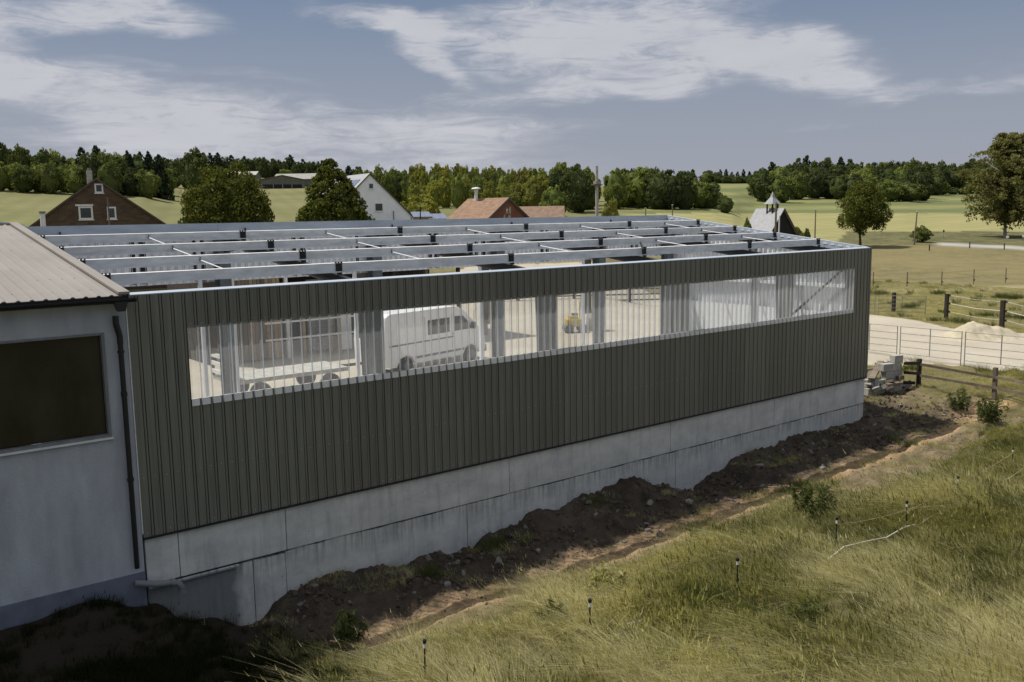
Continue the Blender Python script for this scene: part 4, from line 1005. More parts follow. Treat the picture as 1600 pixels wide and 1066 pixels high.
for i, (u, d, top, wpx, kind, lb) in enumerate(((1392, 320, 277, 44, 'round', 'mid-green tree in front of the right wood just right of the lone chestnut'), (1422, 322, 283, 50, 'round', 'round mid-green tree bulging from the edge of the right wood'),
        (1473, 400, 283, 26, 'round', 'pale round bush alone on the far field edge'), (1492, 405, 293, 22, 'dark', 'low dark bush right of the pale round bush'), (1508, 405, 296, 18, 'round', 'lowest bush at the far field edge near the birch'),
        (1222, 318, 270, 46, 'round', 'lighter tree at the left corner of the right wood'), (1198, 322, 265, 44, 'dark', 'dark tree ending the right wood beside the gap field'))):
    tree(u, d, top, wpx, kind, lb)
# trees that stand alone, with finer crowns
tk_f = trunk(9, .62, .018, 9)
tree(360, 92, 247, 142, 'round', 'big round leafy tree behind the far edge of the hall, left of the white house', name='round_tree', cm=crown('round', 31, M['leafm'], 105, 150, .021, z0=.10, core=.62, cm_=1.0), tk=tk_f)
tree(522, 78, 248, 158, 'round', 'dense dark green tree with a pointed top in front of the white house', name='fruit_tree', cm=crown('cone', 33, M['leafm'], 170, 130, .021, z0=.04, core=.62, cm_=1.0), tk=trunk(19, .55, .018, 0))
gp = ground_px(1350, 386); dd = float((gp[:2]-CAM[:2])@FH)
tree(1350, dd, 276, 90, 'round', 'lone chestnut tree with yellow-green sunlit side standing by the paddock', name='chestnut_tree', cm=crown('egg', 35, M['leafm'], 95, 150, .022, z0=.12, core=.5, cm_=.95), tk=tk_f)
gp = ground_px(1572, 371); dd = float((gp[:2]-CAM[:2])@FH)
tree(1577, dd, 206, 150, 'round', 'tall drooping birch with pale trunk at the right edge of the photo', name='birch_tree', cm=crown('birch', 37, M['birchleaf'], 240, 26, .018), tk=trunk(5, .86, .014, 12, True))
tree(958, 105, 305, 30, 'yellow', 'small bright round bush beside the foot of the pale pole', name='bush', cat='bush', cm=crown('round', 41, M['leafy'], 60, 60, .05, z0=.0))
tree(1171, 100, 336, 19, 'dark', 'small dark upright bush left of the chapel roof', name='bush', cat='bush', cm=crown('round', 42, M['leaf'], 50, 60, .06, z0=.0))
tree(1250, 116, 345, 20, 'dark', 'olive bush against the right side of the chapel', name='bush', cat='bush', cm=crown('open', 43, M['leafy'], 50, 50, .06, z0=.0))
tree(1263, 116, 352, 16, 'dark', 'low bush further right of the chapel', name='bush', cat='bush', cm=crown('open', 44, M['leaf'], 40, 50, .07, z0=.0))
gp = ground_px(1446, 379); dd = float((gp[:2]-CAM[:2])@FH)
tree(1446, dd, 349, 34, 'dark', 'bushy shrub behind the round road sign', name='bush', cat='bush', cm=crown('open', 45, M['leaf'], 70, 60, .05, z0=.0))
tree(663, 150, 302, 62, 'yellow', 'light yellow-green tree between the white house and the orange roofs', name='bush', cm=crown('round', 46, M['leafy'], 90, 60, .045, z0=.0))
tree(640, 140, 312, 36, 'yellow', 'low yellow-green shrub at the right corner of the white house', name='bush', cat='bush', cm=crown('round', 47, M['leafy'], 60, 60, .05, z0=.0))

# ================================================================== HOUSES
M['tiles'] = mat('orange_clay_tiles', (.26, .155, .095), .85, 0, .3, 2.5, .3, 8, col2=(.15, .10, .07))
M['tilesb'] = mat('brown_clay_tiles', (.23, .155, .105), .85, 0, .3, 2.5, .3, 8, col2=(.15, .10, .075))
def frame_at(u, d, theta):
    x, y = pl(u, d); az = math.atan2(x-CAM[0], y-CAM[1]); z = Hz(x, y)
    return Matrix.Translation((x, y, 0)) @ Matrix.Rotation(-az+theta, 4, 'Z'), (x, y, z)
class LB(MB):
    F = None
    def build(s, *a, **k):
        s.v = [tuple(LB.F @ Vector(q)) for q in s.v]; return MB.build(s, *a, **k)
def gable_house(T_, w_, zr_, ze, zg, dep, wallm, roofm, over=.35, ov2=.4, th=.16):
    """gable front at y=0, ridge runs away; w_ half width at eaves height ze, ridge height zr_"""
    mb = LB(); mb.prism([(-w_, zg), (w_, zg), (w_, ze), (0, zr_), (-w_, ze)], 'y', 0, dep); wall = mb.build('wall', wallm, T_)
    sl = (zr_-ze)/w_
    roofs = []
    for s in (-1, 1):
        mb = LB(); we = w_+ov2; zz = zr_-sl*we
        p = [(s*.0, zr_+.02), (s*we, zz+.02), (s*we, zz+.02+th), (s*.0, zr_+.02+th)]
        mb.prism(p if s > 0 else p[::-1], 'y', -over, dep+over); roofs.append(mb.build('roof', roofm, T_))
        mb = LB(); p = [(s*.0, zr_-.02), (s*(we+.02), zz-.04), (s*(we+.02), zz+.03+th), (s*.0, zr_+.03+th)]; mb.prism(p if s > 0 else p[::-1], 'y', -over-.05, -over-.005); mb.build('bargeboard', roofm if False else M['bargeboard'], T_)
    return wall, roofs
M['bargeboard'] = mat('verge_board', (.10, .085, .07), .8)
M['palebarge'] = mat('sunlit_verge_tiles', (.42, .36, .28), .8)
def window(T_, x0, x1, z0, z1, fr=.09, sill=True, y=0):
    mb = LB(); mb.box((x0, y-.03, z0), (x0+fr, y+.02, z1)); mb.box((x1-fr, y-.03, z0), (x1, y+.02, z1)); mb.box((x0+fr, y-.03, z1-fr), (x1-fr, y+.02, z1)); mb.box((x0+fr, y-.03, z0), (x1-fr, y+.02, z0+fr))
    f_ = mb.build('window', M['winwhite'], T_)
    mb = LB(); mb.box((x0+fr, y-.012, z0+fr), (x1-fr, y+.0, z1-fr)); mb.build('pane', M['winglass'], f_)
    if sill:
        mb = LB(); mb.box((x0-.08, y-.1, z0-.08), (x1+.08, y+.02, z0-.003)); mb.build('sill', M['winwhite'], f_)
    return f_
# brown brick house
d0 = 88.; S = d0/FOC
LB.F, g0 = frame_at(158, d0, .03); bh = thing('brick_house', 'brown brick gable house with three small white windows at the left', 'house', g0)
za = zpx(158, d0, 283)
def zz(py): return zpx(158, d0, py)
hw = 104*S; rise = 104*S*.745
gable_house(bh, hw, za, za-rise, g0[2]-.5, 9, M['brick'], M['tilesb'], .18, .15, .14)
window(bh, -3*S, 9*S, zz(303), zz(289), .13)
window(bh, -28*S, -8*S, zz(343), zz(323), .16); window(bh, 12*S, 25*S, zz(343), zz(324), .15)
mb = LB(); mb.box((-32*S, -.08, zz(323)+.02), (-7*S, .0, zz(320))); mb.build('lintel_box', M['winwhite'], bh)
mb = LB(); mb.box((-.75, 1.6, za-1), (-.25, 2.1, zz(268))); ch = mb.build('chimney', M['block'], bh)
mb = LB(); mb.tube([(-.5, 1.85, zz(268)), (-.5, 1.85, zz(264))], .16, 8); mb.build('chimney_pot', M['grey'], ch)
# flue pipe rising left of the brick house
x, y = pl(70, 60); fp = thing('flue_pipe', 'grey metal flue rising at the left eaves of the brick house', 'flue', (x, y, Hz(x, y)))
mb = MB(); mb.tube([(x, y, Hz(x, y)), (x, y, zpx(70, 60, 334))], .16, 12); mb.build('pipe', M['zinc'], fp)
mb = MB(); mb.tube([(x, y, zpx(70, 60, 334)), (x, y, zpx(70, 60, 331))], .20, 12); mb.build('cap', M['grey'], fp)
# white house
d0 = 120.; S = d0/FOC; LB.F, g0 = frame_at(583, d0, R(24)); wh = thing('white_house', 'white rendered gable house with solar panels on its roof', 'house', g0)
za = zpx(582, d0, 275); w_ = 6.9
_, rf = gable_house(wh, w_, za, za-w_*.93, g0[2]-.5, 11, M['housewhite'], M['slate'], .12, .3, .15)
def wz(py): return zpx(583, d0, py)
window(wh, -.2, .5, wz(297), wz(288), .09); window(wh, .55, 1.75, wz(331), wz(318), .1)
mb = LB(); mb.tube([(3.2, -.1, g0[2]), (3.2, -.1, wz(330))], .06, 8); mb.build('downpipe', M['grey'], wh)
mb = LB(); mb.box((-.7, 7.6, za-1), (-.2, 8.1, za+.9)); mb.build('chimney', M['winwhite'], wh)
for i in range(3):
    for j in range(5):
        a0 = 1.0+j*1.15; s0 = .9+i*1.75; mb = LB()
        for q in ((0, 0),):
            x0 = -s0; x1 = -s0-1.62; zt0 = za+.20-.93*s0; zt1 = za+.20-.93*(s0+1.62)
            mb.prism([(x0, zt0), (x0, zt0+.06), (x1, zt1+.06), (x1, zt1)], 'y', a0, a0+1.08)
        mb.build('solar_panel', M['solar'], wh)
# small solar-roofed carports
for (u, top, wpx, lb) in ((664, 331, 28, 'small carport roof with pale solar panels beside the white house'), (688, 334, 28, 'lower solar-panelled carport roof left of the orange roof')):
    LB.F, g0 = frame_at(u, 92, .15); cp = thing('carport', lb, 'carport', g0); zt = zpx(u, 92, top)
    for k in range(3):
        a = -.95+k*.64
        mb = LB(); mb.prism([(0, zt-.55), (0, zt-.5), (2.2, zt+.02), (2.2, zt-.03)], 'x', a, a+.61); mb.build('solar_panel', M['solar'], cp)
    for xx in (-.9, .9):
        for yy in (.1, 2.1):
            mb = LB(); mb.box((xx-.05, yy-.05, g0[2]-.2), (xx+.05, yy+.05, zt-.55)); mb.build('post', M['timber'], cp)
    mb = LB(); mb.box((-1.0, -.05, zt-.72), (1.0, .0, zt-.57)); mb.build('fascia', M['oak'], cp)
# orange-roofed house
d0 = 86.; S = d0/FOC; LB.F, g0 = frame_at(797, d0, R(52)); oh = thing('orange_roofed_house', 'house with weathered orange tile roof, red-brown gable and mushroom-capped chimney', 'house', g0)
za = zpx(797, d0, 312); gable_house(oh, 4.6, za, za-4.6*.60, g0[2]-.5, 4.75, M['redwall'], M['tiles'], .15, .6, .14)
mb = LB(); mb.tube([(-.3, 3.6, za-.3), (-.3, 3.6, za+.75)], .16, 10); chm = mb.build('chimney', M['winwhite'], oh)
mb = LB(); mb.tube([(-.3, 3.6, za+.75), (-.3, 3.6, za+1.0), (-.3, 3.6, za+1.05)], [.2, .24, .1], 10); mb.tube([(-.3, 3.6, za+1.05), (-.3, 3.6, za+1.13), (-.3, 3.6, za+1.22)], [.46, .40, .05], 14); mb.build('chimney_cowl', M['zinc'], chm)
# pale flowering shrub against the gable
tree(797, 83.5, 316, 15, 'round', 'pale grey bare shrub against the red-brown gable', name='bush', cat='bush', cm=crown('open', 52, M['block'], 40, 26, .05, z0=0, core=0))
d0 = 94.; LB.F, g0 = frame_at(845, d0, R(90)); ts = thing('tiled_shed', 'low building with brown tile roof right of the orange roof', 'shed', g0)
LB.F = LB.F @ Matrix.Translation((0, -2.5, 0)); za = zpx(845, d0, 325); gable_house(ts, 3.2, za, za-3.2*.62, g0[2]-.5, 4.6, M['redwall'], M['tilesb'], .1, .4, .14)
# chapel
d0 = 112.; LB.F, g0 = frame_at(1227, d0, R(46)); cpl = thing('chapel', 'small dark chapel with steep grey roof and open belfry spire', 'chapel', g0)
za = zpx(1227, d0, 327); gable_house(cpl, 3.4, za, za-3.4*1.33, g0[2]-.5, 4.3, M['darkwood'], M['slate'], .25, .2, .12)
bx, by = 0, 1.75; zb = zpx(1212, d0, 331); z1 = zpx(1212, d0, 319); z2 = zpx(1212, d0, 299)
for sx in (-.45, .45):
    for sy in (-.45, .45):
        mb = LB(); mb.box((bx+sx-.07, by+sy-.07, zb-.4), (bx+sx+.07, by+sy+.07, z1)); mb.build('belfry_post', M['darkwood'], cpl)
mb = LB()
q = [(-.75, -.75), (.75, -.75), (.75, .75), (-.75, .75)]
for i in range(4):
    a, b = q[i], q[(i+1) % 4]; mb.face([(bx+a[0], by+a[1], z1), (bx+b[0], by+b[1], z1), (bx+b[0]*.32, by+b[1]*.32, z1+(z2-z1)*.5), (bx+a[0]*.32, by+a[1]*.32, z1+(z2-z1)*.5)])
    mb.face([(bx+a[0]*.32, by+a[1]*.32, z1+(z2-z1)*.5), (bx+b[0]*.32, by+b[1]*.32, z1+(z2-z1)*.5), (bx, by, z2)])
mb.face([(bx+a, by+b, z1) for a, b in q]); spn = mb.build('spire', M['slate'], cpl)
mb = LB(); mb.tube([(bx, by, z2-.1), (bx, by, zpx(1212, d0, 290))], .03, 6); mb.box((bx-.2, by-.025, zpx(1212, d0, 293)), (bx+.2, by+.025, zpx(1212, d0, 293)+.06)); mb.build('cross', M['black'], spn)
mb = LB(); mb.tube([(bx, by, z1-.75), (bx, by, z1-.5), (bx, by, z1-.3)], [.26, .2, .08], 10); mb.build('bell', M['grey'], cpl)
# farm barns far away
for (u, d_, thv, w_, ridge, eav, dep, lb, rm) in ((447, 400, R(12), 9.6, 276.5, 283, 30, 'low wide grey barn with open front on the far hillside', 'farmroof'), (500, 425, R(78), 8, 274, 283, 18, 'long grey barn roof right of the wide open-fronted barn', 'farmroof'), (410, 430, R(80), 7, 271, 277, 14, 'pale roofed barn at the left of the far farmyard', 'block')):
    LB.F, g0 = frame_at(u, d_, thv); b_ = thing('farm_barn', lb, 'barn', g0)
    gable_house(b_, w_, zpx(u, d_, ridge), zpx(u, d_, eav), g0[2]-1, dep, M['farmwall'], M[rm], .3, .3, .2)
    if w_ > 9:
        zt = zpx(u, d_, 290); mb = LB(); mb.box((-8.5, -.06, g0[2]-.5), (8.5, -.02, zt)); mb.build('opening_shade_panel', M['black'], b_)  # black panel painted in for the shade inside the open front
        for xx in (-8.8, -4, 0, 4, 8.8):
            mb = LB(); mb.box((xx-.15, -.3, g0[2]-.5), (xx+.15, -.08, zt)); mb.build('post', M['block'], b_)

# ================================================================== POLES AND SIGNS
def pole(px, pbase, ptop, r, label, name='utility_pole', d=None, m_='timber', lean=0, cat='pole'):
    if d is None: gp = ground_px(px, pbase); dd_ = float((gp[:2]-CAM[:2])@FH)
    else: x, y = pl(px, d); gp = np.array([x, y, Hz(x, y)]); dd_ = d
    zt = zpx(px, dd_, ptop); T_ = thing(name, label, cat, tuple(gp))
    mb = MB(); mb.tube([(gp[0], gp[1], gp[2]-.3), (gp[0]+lean, gp[1], zt)], [r*1.15, r*.8], 8); mb.build('shaft', M[m_], T_)
    return T_, gp, zt, dd_
def insul(T_, p, z):
    for s in (-.12, .12):
        mb = MB(); mb.tube([(p[0]+s, p[1], z), (p[0]+s, p[1], z+.14)], .05, 6); mb.build('insulator', M['winwhite'], T_)
for px, pb, pt, lb, dd_, ln_ in ((1278, 368, 328, 'thin wooden pole between the chapel and the chestnut tree', 150, 0), (1428, 383, 331, 'tall wooden pole right of the chestnut tree, leaning slightly', None, .5), (1012, 340, 326, 'short distant wooden pole before the dark grove', 150, 0), (1054, 340, 321, 'distant wooden pole with insulators at the right end of the dark grove', 150, 0)):
    T_, gp, zt, _d = pole(px, pb, pt, .11, lb, d=dd_, lean=ln_); insul(T_, (gp[0]+ln_, gp[1]), zt)
T_, gp, zt, _d = pole(936, 340, 262, .17, 'tall pale pole with a platform standing behind the hall', d=95, m_='block')
mb = MB(); mb.box((gp[0]-.55, gp[1]-.3, zpx(936, 95, 291)), (gp[0]+.55, gp[1]+.3, zpx(936, 95, 289.5))); mb.build('platform', M['timber'], T_)
mb = MB(); mb.box((gp[0]-.3, gp[1]-.2, zpx(936, 95, 289)), (gp[0]+.3, gp[1]+.2, zpx(936, 95, 285))); mb.build('equipment_box', M['block'], T_)
pole(1216, 362, 317, .13, 'brown wooden pole standing in front of the chapel', d=104)
pole(1221.5, 362, 337, .09, 'thin white pole in front of the dark chapel gable', d=103, m_='white')
pole(173.5, 352, 310, .07, 'thin brown pole in front of the brick house', d=70)
pole(660, 350, 324, .06, 'thin dark pole by the small solar roofs', d=80, m_='black')
def sign(px, pbase, ptop, shape, label, col):
    T_, gp, zt, dd_ = pole(px, pbase, ptop, .035, label, name='road_sign', m_='galv', cat='road sign')
    r_ = 4.6/FOC*dd_/2; az = math.atan2(gp[0]-CAM[0], gp[1]-CAM[1]); F_ = Matrix.Translation((gp[0], gp[1], 0)) @ Matrix.Rotation(-az, 4, 'Z')
    mb = MB(); zc = zt-r_
    if shape == 'round': pts = [(r_*math.cos(a*math.pi/8), zc+r_*math.sin(a*math.pi/8)) for a in range(16)]
    elif shape == 'tri': pts = [(-r_, zc+r_*.8), (0, zc-r_), (r_, zc+r_*.8)]
    else: pts = [(-r_*.7, zc), (0, zc-r_*1.1), (r_*.7, zc), (0, zc+r_*1.1)]
    mb.prism(pts, 'y', -.06, -.04); mb.v = [tuple(F_ @ Vector(q)) for q in mb.v]; mb.build('sign_face', M[col], T_)
    return T_, F_, zt, r_
T_, F_, zt, r_ = sign(1442, 378, 365, 'round', 'round white road sign with a small plate, in front of the shrub', 'winwhite')
mb = MB(); mb.box((-r_*.7, -.06, zt-3.6*r_), (r_*.7, -.04, zt-2.4*r_)); mb.v = [tuple(F_ @ Vector(q)) for q in mb.v]; mb.build('plate', M['winwhite'], T_)
mb = MB(); mb.box((-r_*.18, -.07, zt-1.7*r_), (r_*.18, -.061, zt-.5*r_)); mb.v = [tuple(F_ @ Vector(q)) for q in mb.v]; mb.build('symbol', M['black'], T_)
sign(1474, 374, 358, 'dia', 'dark diamond-shaped road sign right of the shrub, seen from behind', 'black')
sign(1574, 374, 367, 'round', 'tiny white sign below the birch trunk', 'winwhite')
sign(1598, 384, 366, 'tri', 'white triangular give-way sign at the right edge beside the road', 'winwhite')

# ================================================================== FENCES
def P3(px, py, dz=0): g_ = ground_px(px, py); return Vector((g_[0], g_[1], g_[2]+dz))
def panel(a, b, h, label, rails=5, legs=True):
    a, b = Vector(a), Vector(b); T_ = thing('steel_fence_panel', label, 'fence panel', tuple(a), 'steel livestock panels round the sand yard')
    dr = (b-a).normalized(); a2 = a+dr*.05; b2 = b-dr*.05
    for p in (a2, b2, (a2+b2)/2):
        lo = .12 if p is not a2 and p is not b2 and (p-(a2+b2)/2).length < .01 else .0
        mb = MB(); mb.tube([(p.x, p.y, p.z+lo+(.12 if lo else 0)), (p.x, p.y, p.z+h)], .022, 6); mb.build('upright', M['galv'], T_)
    for k in range(rails):
        z = .24+(h-.26)*k/(rails-1); mb = MB(); mb.tube([(a2.x, a2.y, a2.z+z), (b2.x, b2.y, b2.z+z)], .019, 6); mb.build('rail', M['galv'], T_)
    return T_
A0 = P3(1404, 560); A1 = P3(1504.5, 572); dv_ = (A1-A0)
hP = 1.48
panel(A0-dv_*1.0, A0-dv_*.02, hP, 'steel fence panel nearest the hall corner'); panel(A0, A1-dv_*.02, hP, 'middle steel fence panel between the two double uprights')
panel(A1, A1+dv_*.98+Vector((0, -.2, 0)), hP, 'rightmost steel fence panel, running out of the photo')
gate = panel(P3(1371, 493), P3(1447, 494), 1.28, 'steel field gate at the back of the sand yard')
panel(P3(1338, 492), P3(1368, 492.5), 1.28, 'steel fence panel left of the field gate, half hidden by the hall')
def post(px, pb, ptop, w_, label, ins=3, m_='timber2', name='fence_post'):
    g_ = ground_px(px, pb); dd_ = float((g_[:2]-CAM[:2])@FH); zt = zpx(px, dd_, ptop); T_ = thing(name, label, 'fence post', tuple(g_))
    mb = MB(); mb.box((g_[0]-w_/2, g_[1]-w_/2, g_[2]-.3), (g_[0]+w_/2, g_[1]+w_/2, zt)); mb.build('stake', M[m_], T_, bevel=.015)
    az = math.atan2(g_[0]-CAM[0], g_[1]-CAM[1]); rx = Vector((math.cos(az), -math.sin(az), 0)); out = []
    for k in range(ins):
        z = g_[2]+(zt-g_[2])*(.28+.33*k); c_ = Vector((g_[0], g_[1], z))+rx*(w_*.8)
        mb = MB(); mb.tube([c_-rx*.08, c_+rx*.06], .05, 8); mb.tube([c_+rx*.02+Vector((0, 0, -.06)), c_+rx*.02+Vector((0, 0, .06))], .045, 8); mb.build('insulator', M['blackpl'], T_); out.append(c_)
    return T_, out, Vector((g_[0], g_[1], zt))
_, i0, _t = post(1396, 487, 455, .2, 'dark wooden post behind the steel field gate', 0)
_, i1, _t = post(1478, 498, 457, .2, 'dark wooden post with black insulators right of the field gate', 3)
_, i2, _t = post(1565, 513, 467, .22, 'dark wooden post with black insulators behind the sand heap', 3)
_, i3, _t = post(1640, 528, 480, .22, 'dark wooden post just past the right edge', 3)
def tape(name, pts, r_, label, m_='winwhite', cat='fence tape', grp=None):
    mb = MB(); mb.tube(pts, r_, 5); o = mb.build(name, M[m_]); return prop(o, label, cat, grp)
for k, pos_ in enumerate(('lowest', 'middle', 'top')):
    tape('fence_tape', [i1[k], (i1[k]+i2[k])/2-Vector((0, 0, .08)), i2[k], (i2[k]+i3[k])/2-Vector((0, 0, .08)), i3[k]], .008 if k != 1 else .014, pos_+' white tape strung between the insulated posts')
# electric fence far out in the paddock
pp = []
for i, (px, pb, lb) in enumerate(((1364, 448, 'leftmost'), (1417, 448, 'second'), (1471, 447, 'middle'), (1521, 444, 'fourth'), (1571, 442, 'rightmost'))):
    T_, _i, tp = post(px, pb, pb-25, .07, '%s of the five thin stakes across the dry paddock' % lb, 1, 'timber', 'fence_stake'); pp.append(tp-Vector((0, 0, .12)))
tape('fence_wire', pp, .008, 'upper wire along the thin paddock stakes', 'grey', 'fence wire'); tape('fence_wire', [p-Vector((0, 0, .55)) for p in pp], .008, 'lower wire along the thin paddock stakes', 'grey', 'fence wire')
for px, pb, lb in ((1452, 392, 'short dark stake below the round road sign'), (1515, 388, 'thin stake at the near edge of the road'), (1569, 390, 'thin stake near the road below the birch')):
    post(px, pb, pb-11, .12, lb, 0, 'timber2', 'fence_stake')
# timber rail fence by the block stub
rf_ = thing('timber_rail_fence', 'dark broken timber rail fence beside the block wall stub', 'fence', tuple(P3(1412, 603)))
f0 = P3(1409, 603); f1 = P3(1435, 602); f2 = P3(1553, 625); f3 = P3(1655, 648)
for p, h in ((f1, 1.05), (f2, 1.22), (f3, 1.2)):
    mb = MB(); mb.box((p.x-.07, p.y-.07, p.z-.3), (p.x+.07, p.y+.07, p.z+h)); mb.build('post', M['timber2' if p is not f2 else 'timber'], rf_, bevel=.01)
def plank(a, b, za_, zb_, m_, hh=.12, th=.035):
    d_ = (b-a); d_.z = 0; n_ = Vector((-d_.y, d_.x, 0)).normalized()*th/2; mb = MB(); q = []
    A_ = Vector((a.x, a.y, a.z+za_)); B_ = Vector((b.x, b.y, b.z+zb_)); up = Vector((0, 0, hh)); n0 = len(mb.v)
    mb.v += [tuple(v) for v in (A_-n_, A_+n_, B_+n_, B_-n_, A_-n_+up, A_+n_+up, B_+n_+up, B_-n_+up)]
    for f in ((0, 3, 2, 1), (4, 5, 6, 7), (0, 1, 5, 4), (1, 2, 6, 5), (2, 3, 7, 6), (3, 0, 4, 7)): mb.f.append(tuple(n0+i for i in f)); mb.m.append(0)
    return mb.build('rail', M[m_], rf_)
off = Vector((-.08, -.09, 0))
plank(f0+off, f1+off, .86, .84, 'timber2'); plank(f0+off, f1+off, .50, .42, 'timber2'); plank(f0+off, f1+off*.9-(f1-f0)*.25, .10, .05, 'timber2')
plank(f1+off, f2+off, .80, .80, 'timber', .10); plank(f1+off, f2+off, .36, .42, 'timber', .10); plank(f2+off, f3+off, .82, .8, 'timber', .1); plank(f2+off, f3+off, .42, .4, 'timber', .1)
# stub of stacked hollow blocks
bs = thing('block_wall_stub', 'stepped stub of pale concrete blocks at the far corner of the hall', 'wall', tuple(P3(1385, 612)))
o_ = P3(1405, 607); e1 = Vector((-.923, .282, 0)).normalized(); ang = math.atan2(e1.y, e1.x); bw, bh_, bd = .42, .30, .30
random.seed(4)
rows = [(4, 0), (3.5, 0), (2, 0), (1.6, 0), (.6, 0)]
for r_i, n_ in enumerate((4, 3, 2, 2, 1)):
    for k in range(n_):
        c_ = o_+e1*(bw*(k+.5)+(.12 if r_i % 2 else 0))+Vector((0, 0, -.15+bh_*r_i)); Mx = Matrix.Translation(c_) @ Matrix.Rotation(ang+random.uniform(-.03, .03), 4, 'Z')
        mb = MB(); mb.box((-bw/2+.006, -bd/2, .006), (bw/2-.006, bd/2, bh_-.006), 0, Mx); mb.build('concrete_block', M['block'], bs, bevel=.012)
for k in range(4):
    c_ = o_+Vector((.18, .36, 0))+Vector((0, 0, -.15+bh_*k)); Mx = Matrix.Translation(c_) @ Matrix.Rotation(ang+math.pi/2+.2, 4, 'Z')
    mb = MB(); mb.box((-bw/2+.006, -bd/2, .006), (bw/2-.006, bd/2, bh_-.006), 0, Mx); mb.build('concrete_block', M['block'], bs, bevel=.012)
for px, py, s, rz_, lb in ((1362, 616, .36, .3, 'single pale block lying against the corner of the hall'), (1359, 600, .3, .8, 'tilted block behind the corner of the hall')):
    p_ = P3(px, py); Mx = Matrix.Translation(p_+Vector((0, 0, .08))) @ Matrix.Rotation(rz_, 4, 'Z') @ Matrix.Rotation(.25, 4, 'X'); mb = MB(); mb.box((-.25, -.15, -.13), (.25, .15, .15), 0, Mx)
    prop(mb.build('concrete_block', M['block'], bevel=.02), lb, 'block')
# timbers and roof sheets piled behind the stub
for i, (px, py, L_, rz_, dz, lb, m_) in enumerate(((1368, 596, 2.0, .35, .75, 'long pale plank resting on the rubble pile', 'timber'), (1376, 600, 1.6, -.3, .5, 'whitish beam sloping out of the rubble pile', 'block'), (1384, 590, 1.1, 1.2, .9, 'short upright dark board behind the block stub', 'timber2'), (1366, 604, 1.3, .1, .25, 'thin pale batten low in the rubble pile', 'block'))):
    p_ = P3(px, py+12); Mx = Matrix.Translation(p_+Vector((0, 0, dz))) @ Matrix.Rotation(rz_, 4, 'Z') @ Matrix.Rotation(.2*(i-1), 4, 'Y'); mb = MB(); mb.box((-L_/2, -.12, -.03), (L_/2, .12, .04), 0, Mx)
    prop(mb.build('plank', M[m_]), lb, 'plank')
rb = thing('rubble_pile', 'heap of broken timber and debris behind the block stub', 'rubble', tuple(P3(1374, 606)))
random.seed(8)
for k in range(26):
    p_ = Vector(WL[rb.name])+Vector((random.uniform(-.9, .9), random.uniform(-.7, .9), random.uniform(0, .5))); Mx = Matrix.Translation(p_) @ Euler((random.uniform(-.6, .6), random.uniform(-.6, .6), random.uniform(0, 3))).to_matrix().to_4x4(); s = random.uniform(.08, .22)
    mb = MB(); mb.box((-s*2, -s*.7, -s*.5), (s*2, s*.7, s*.5), 0, Mx); mb.build('debris_piece', M[random.choice(['block', 'timber', 'timber2'])], rb)
# sand heap
hp = P3(1528, 527); mb = MB(); nS = 40; rs_ = np.random.default_rng(3)
gx = np.linspace(-3.2, 3.2, nS*2); gy = np.linspace(-2.0, 2.0, nS)
XX, YY = np.meshgrid(gx, gy, indexing='ij'); e = np.array([RH[0], RH[1]]); f_ = np.array([FH[0], FH[1]])
WX = hp.x+XX*e[0]+YY*f_[0]; WY = hp.y+XX*e[1]+YY*f_[1]
hgt = 0.85*np.exp(-((XX+.35)/1.05)**2-(YY/.9)**2)+.42*np.exp(-((XX-1.25)/.85)**2-(YY/.8)**2); hgt = hgt*(.82+.4*fbm(WX, WY, 2.5, 4, 6))+.16*(fbm(WX, WY, 5, 4, 2)-.5)*(hgt > .05)
ZZ = H(WX.ravel(), WY.ravel()).reshape(WX.shape)+hgt-.04
i_ = np.arange(WX.size).reshape(WX.shape); q = np.stack([i_[:-1, :-1], i_[1:, :-1], i_[1:, 1:], i_[:-1, 1:]], -1).reshape(-1, 4)
me = bpy.data.meshes.new('sand_heap'); me.from_pydata(np.stack([WX.ravel(), WY.ravel(), ZZ.ravel()], -1).tolist(), [], q.tolist()); M['sand'] = mat('heaped_sand', (.46, .41, .31), .95, 0, .12, 2, .5, 12, spec=.1); me.materials.append(M['sand'])
me.polygons.foreach_set('use_smooth', [True]*len(me.polygons)); o = bpy.data.objects.new('sand_heap', me); C.objects.link(o); prop(o, 'pale heap of sand tipped on the yard behind the steel panels', 'sand heap')
# field fence rails seen through the window, far side of the yard
yf = thing('yard_rail_fence', 'brown rail fence across the yard, seen through the window strip', 'fence', (33, 33, -5.4))
ya, yb_ = Vector((29, 38, -5.4)), Vector((46, 27, -5.4))
for k in range(6):
    p_ = ya.lerp(yb_, k/5); mb = MB(); mb.box((p_.x-.08, p_.y-.08, -5.6), (p_.x+.08, p_.y+.08, -3.9)); mb.build('post', M['timber2'], yf)
for z in (-4.9, -4.5, -4.1):
    mb = MB(); mb.tube([(ya.x, ya.y, z), (yb_.x, yb_.y, z)], .05, 6); mb.build('rail', M['timber2'], yf)
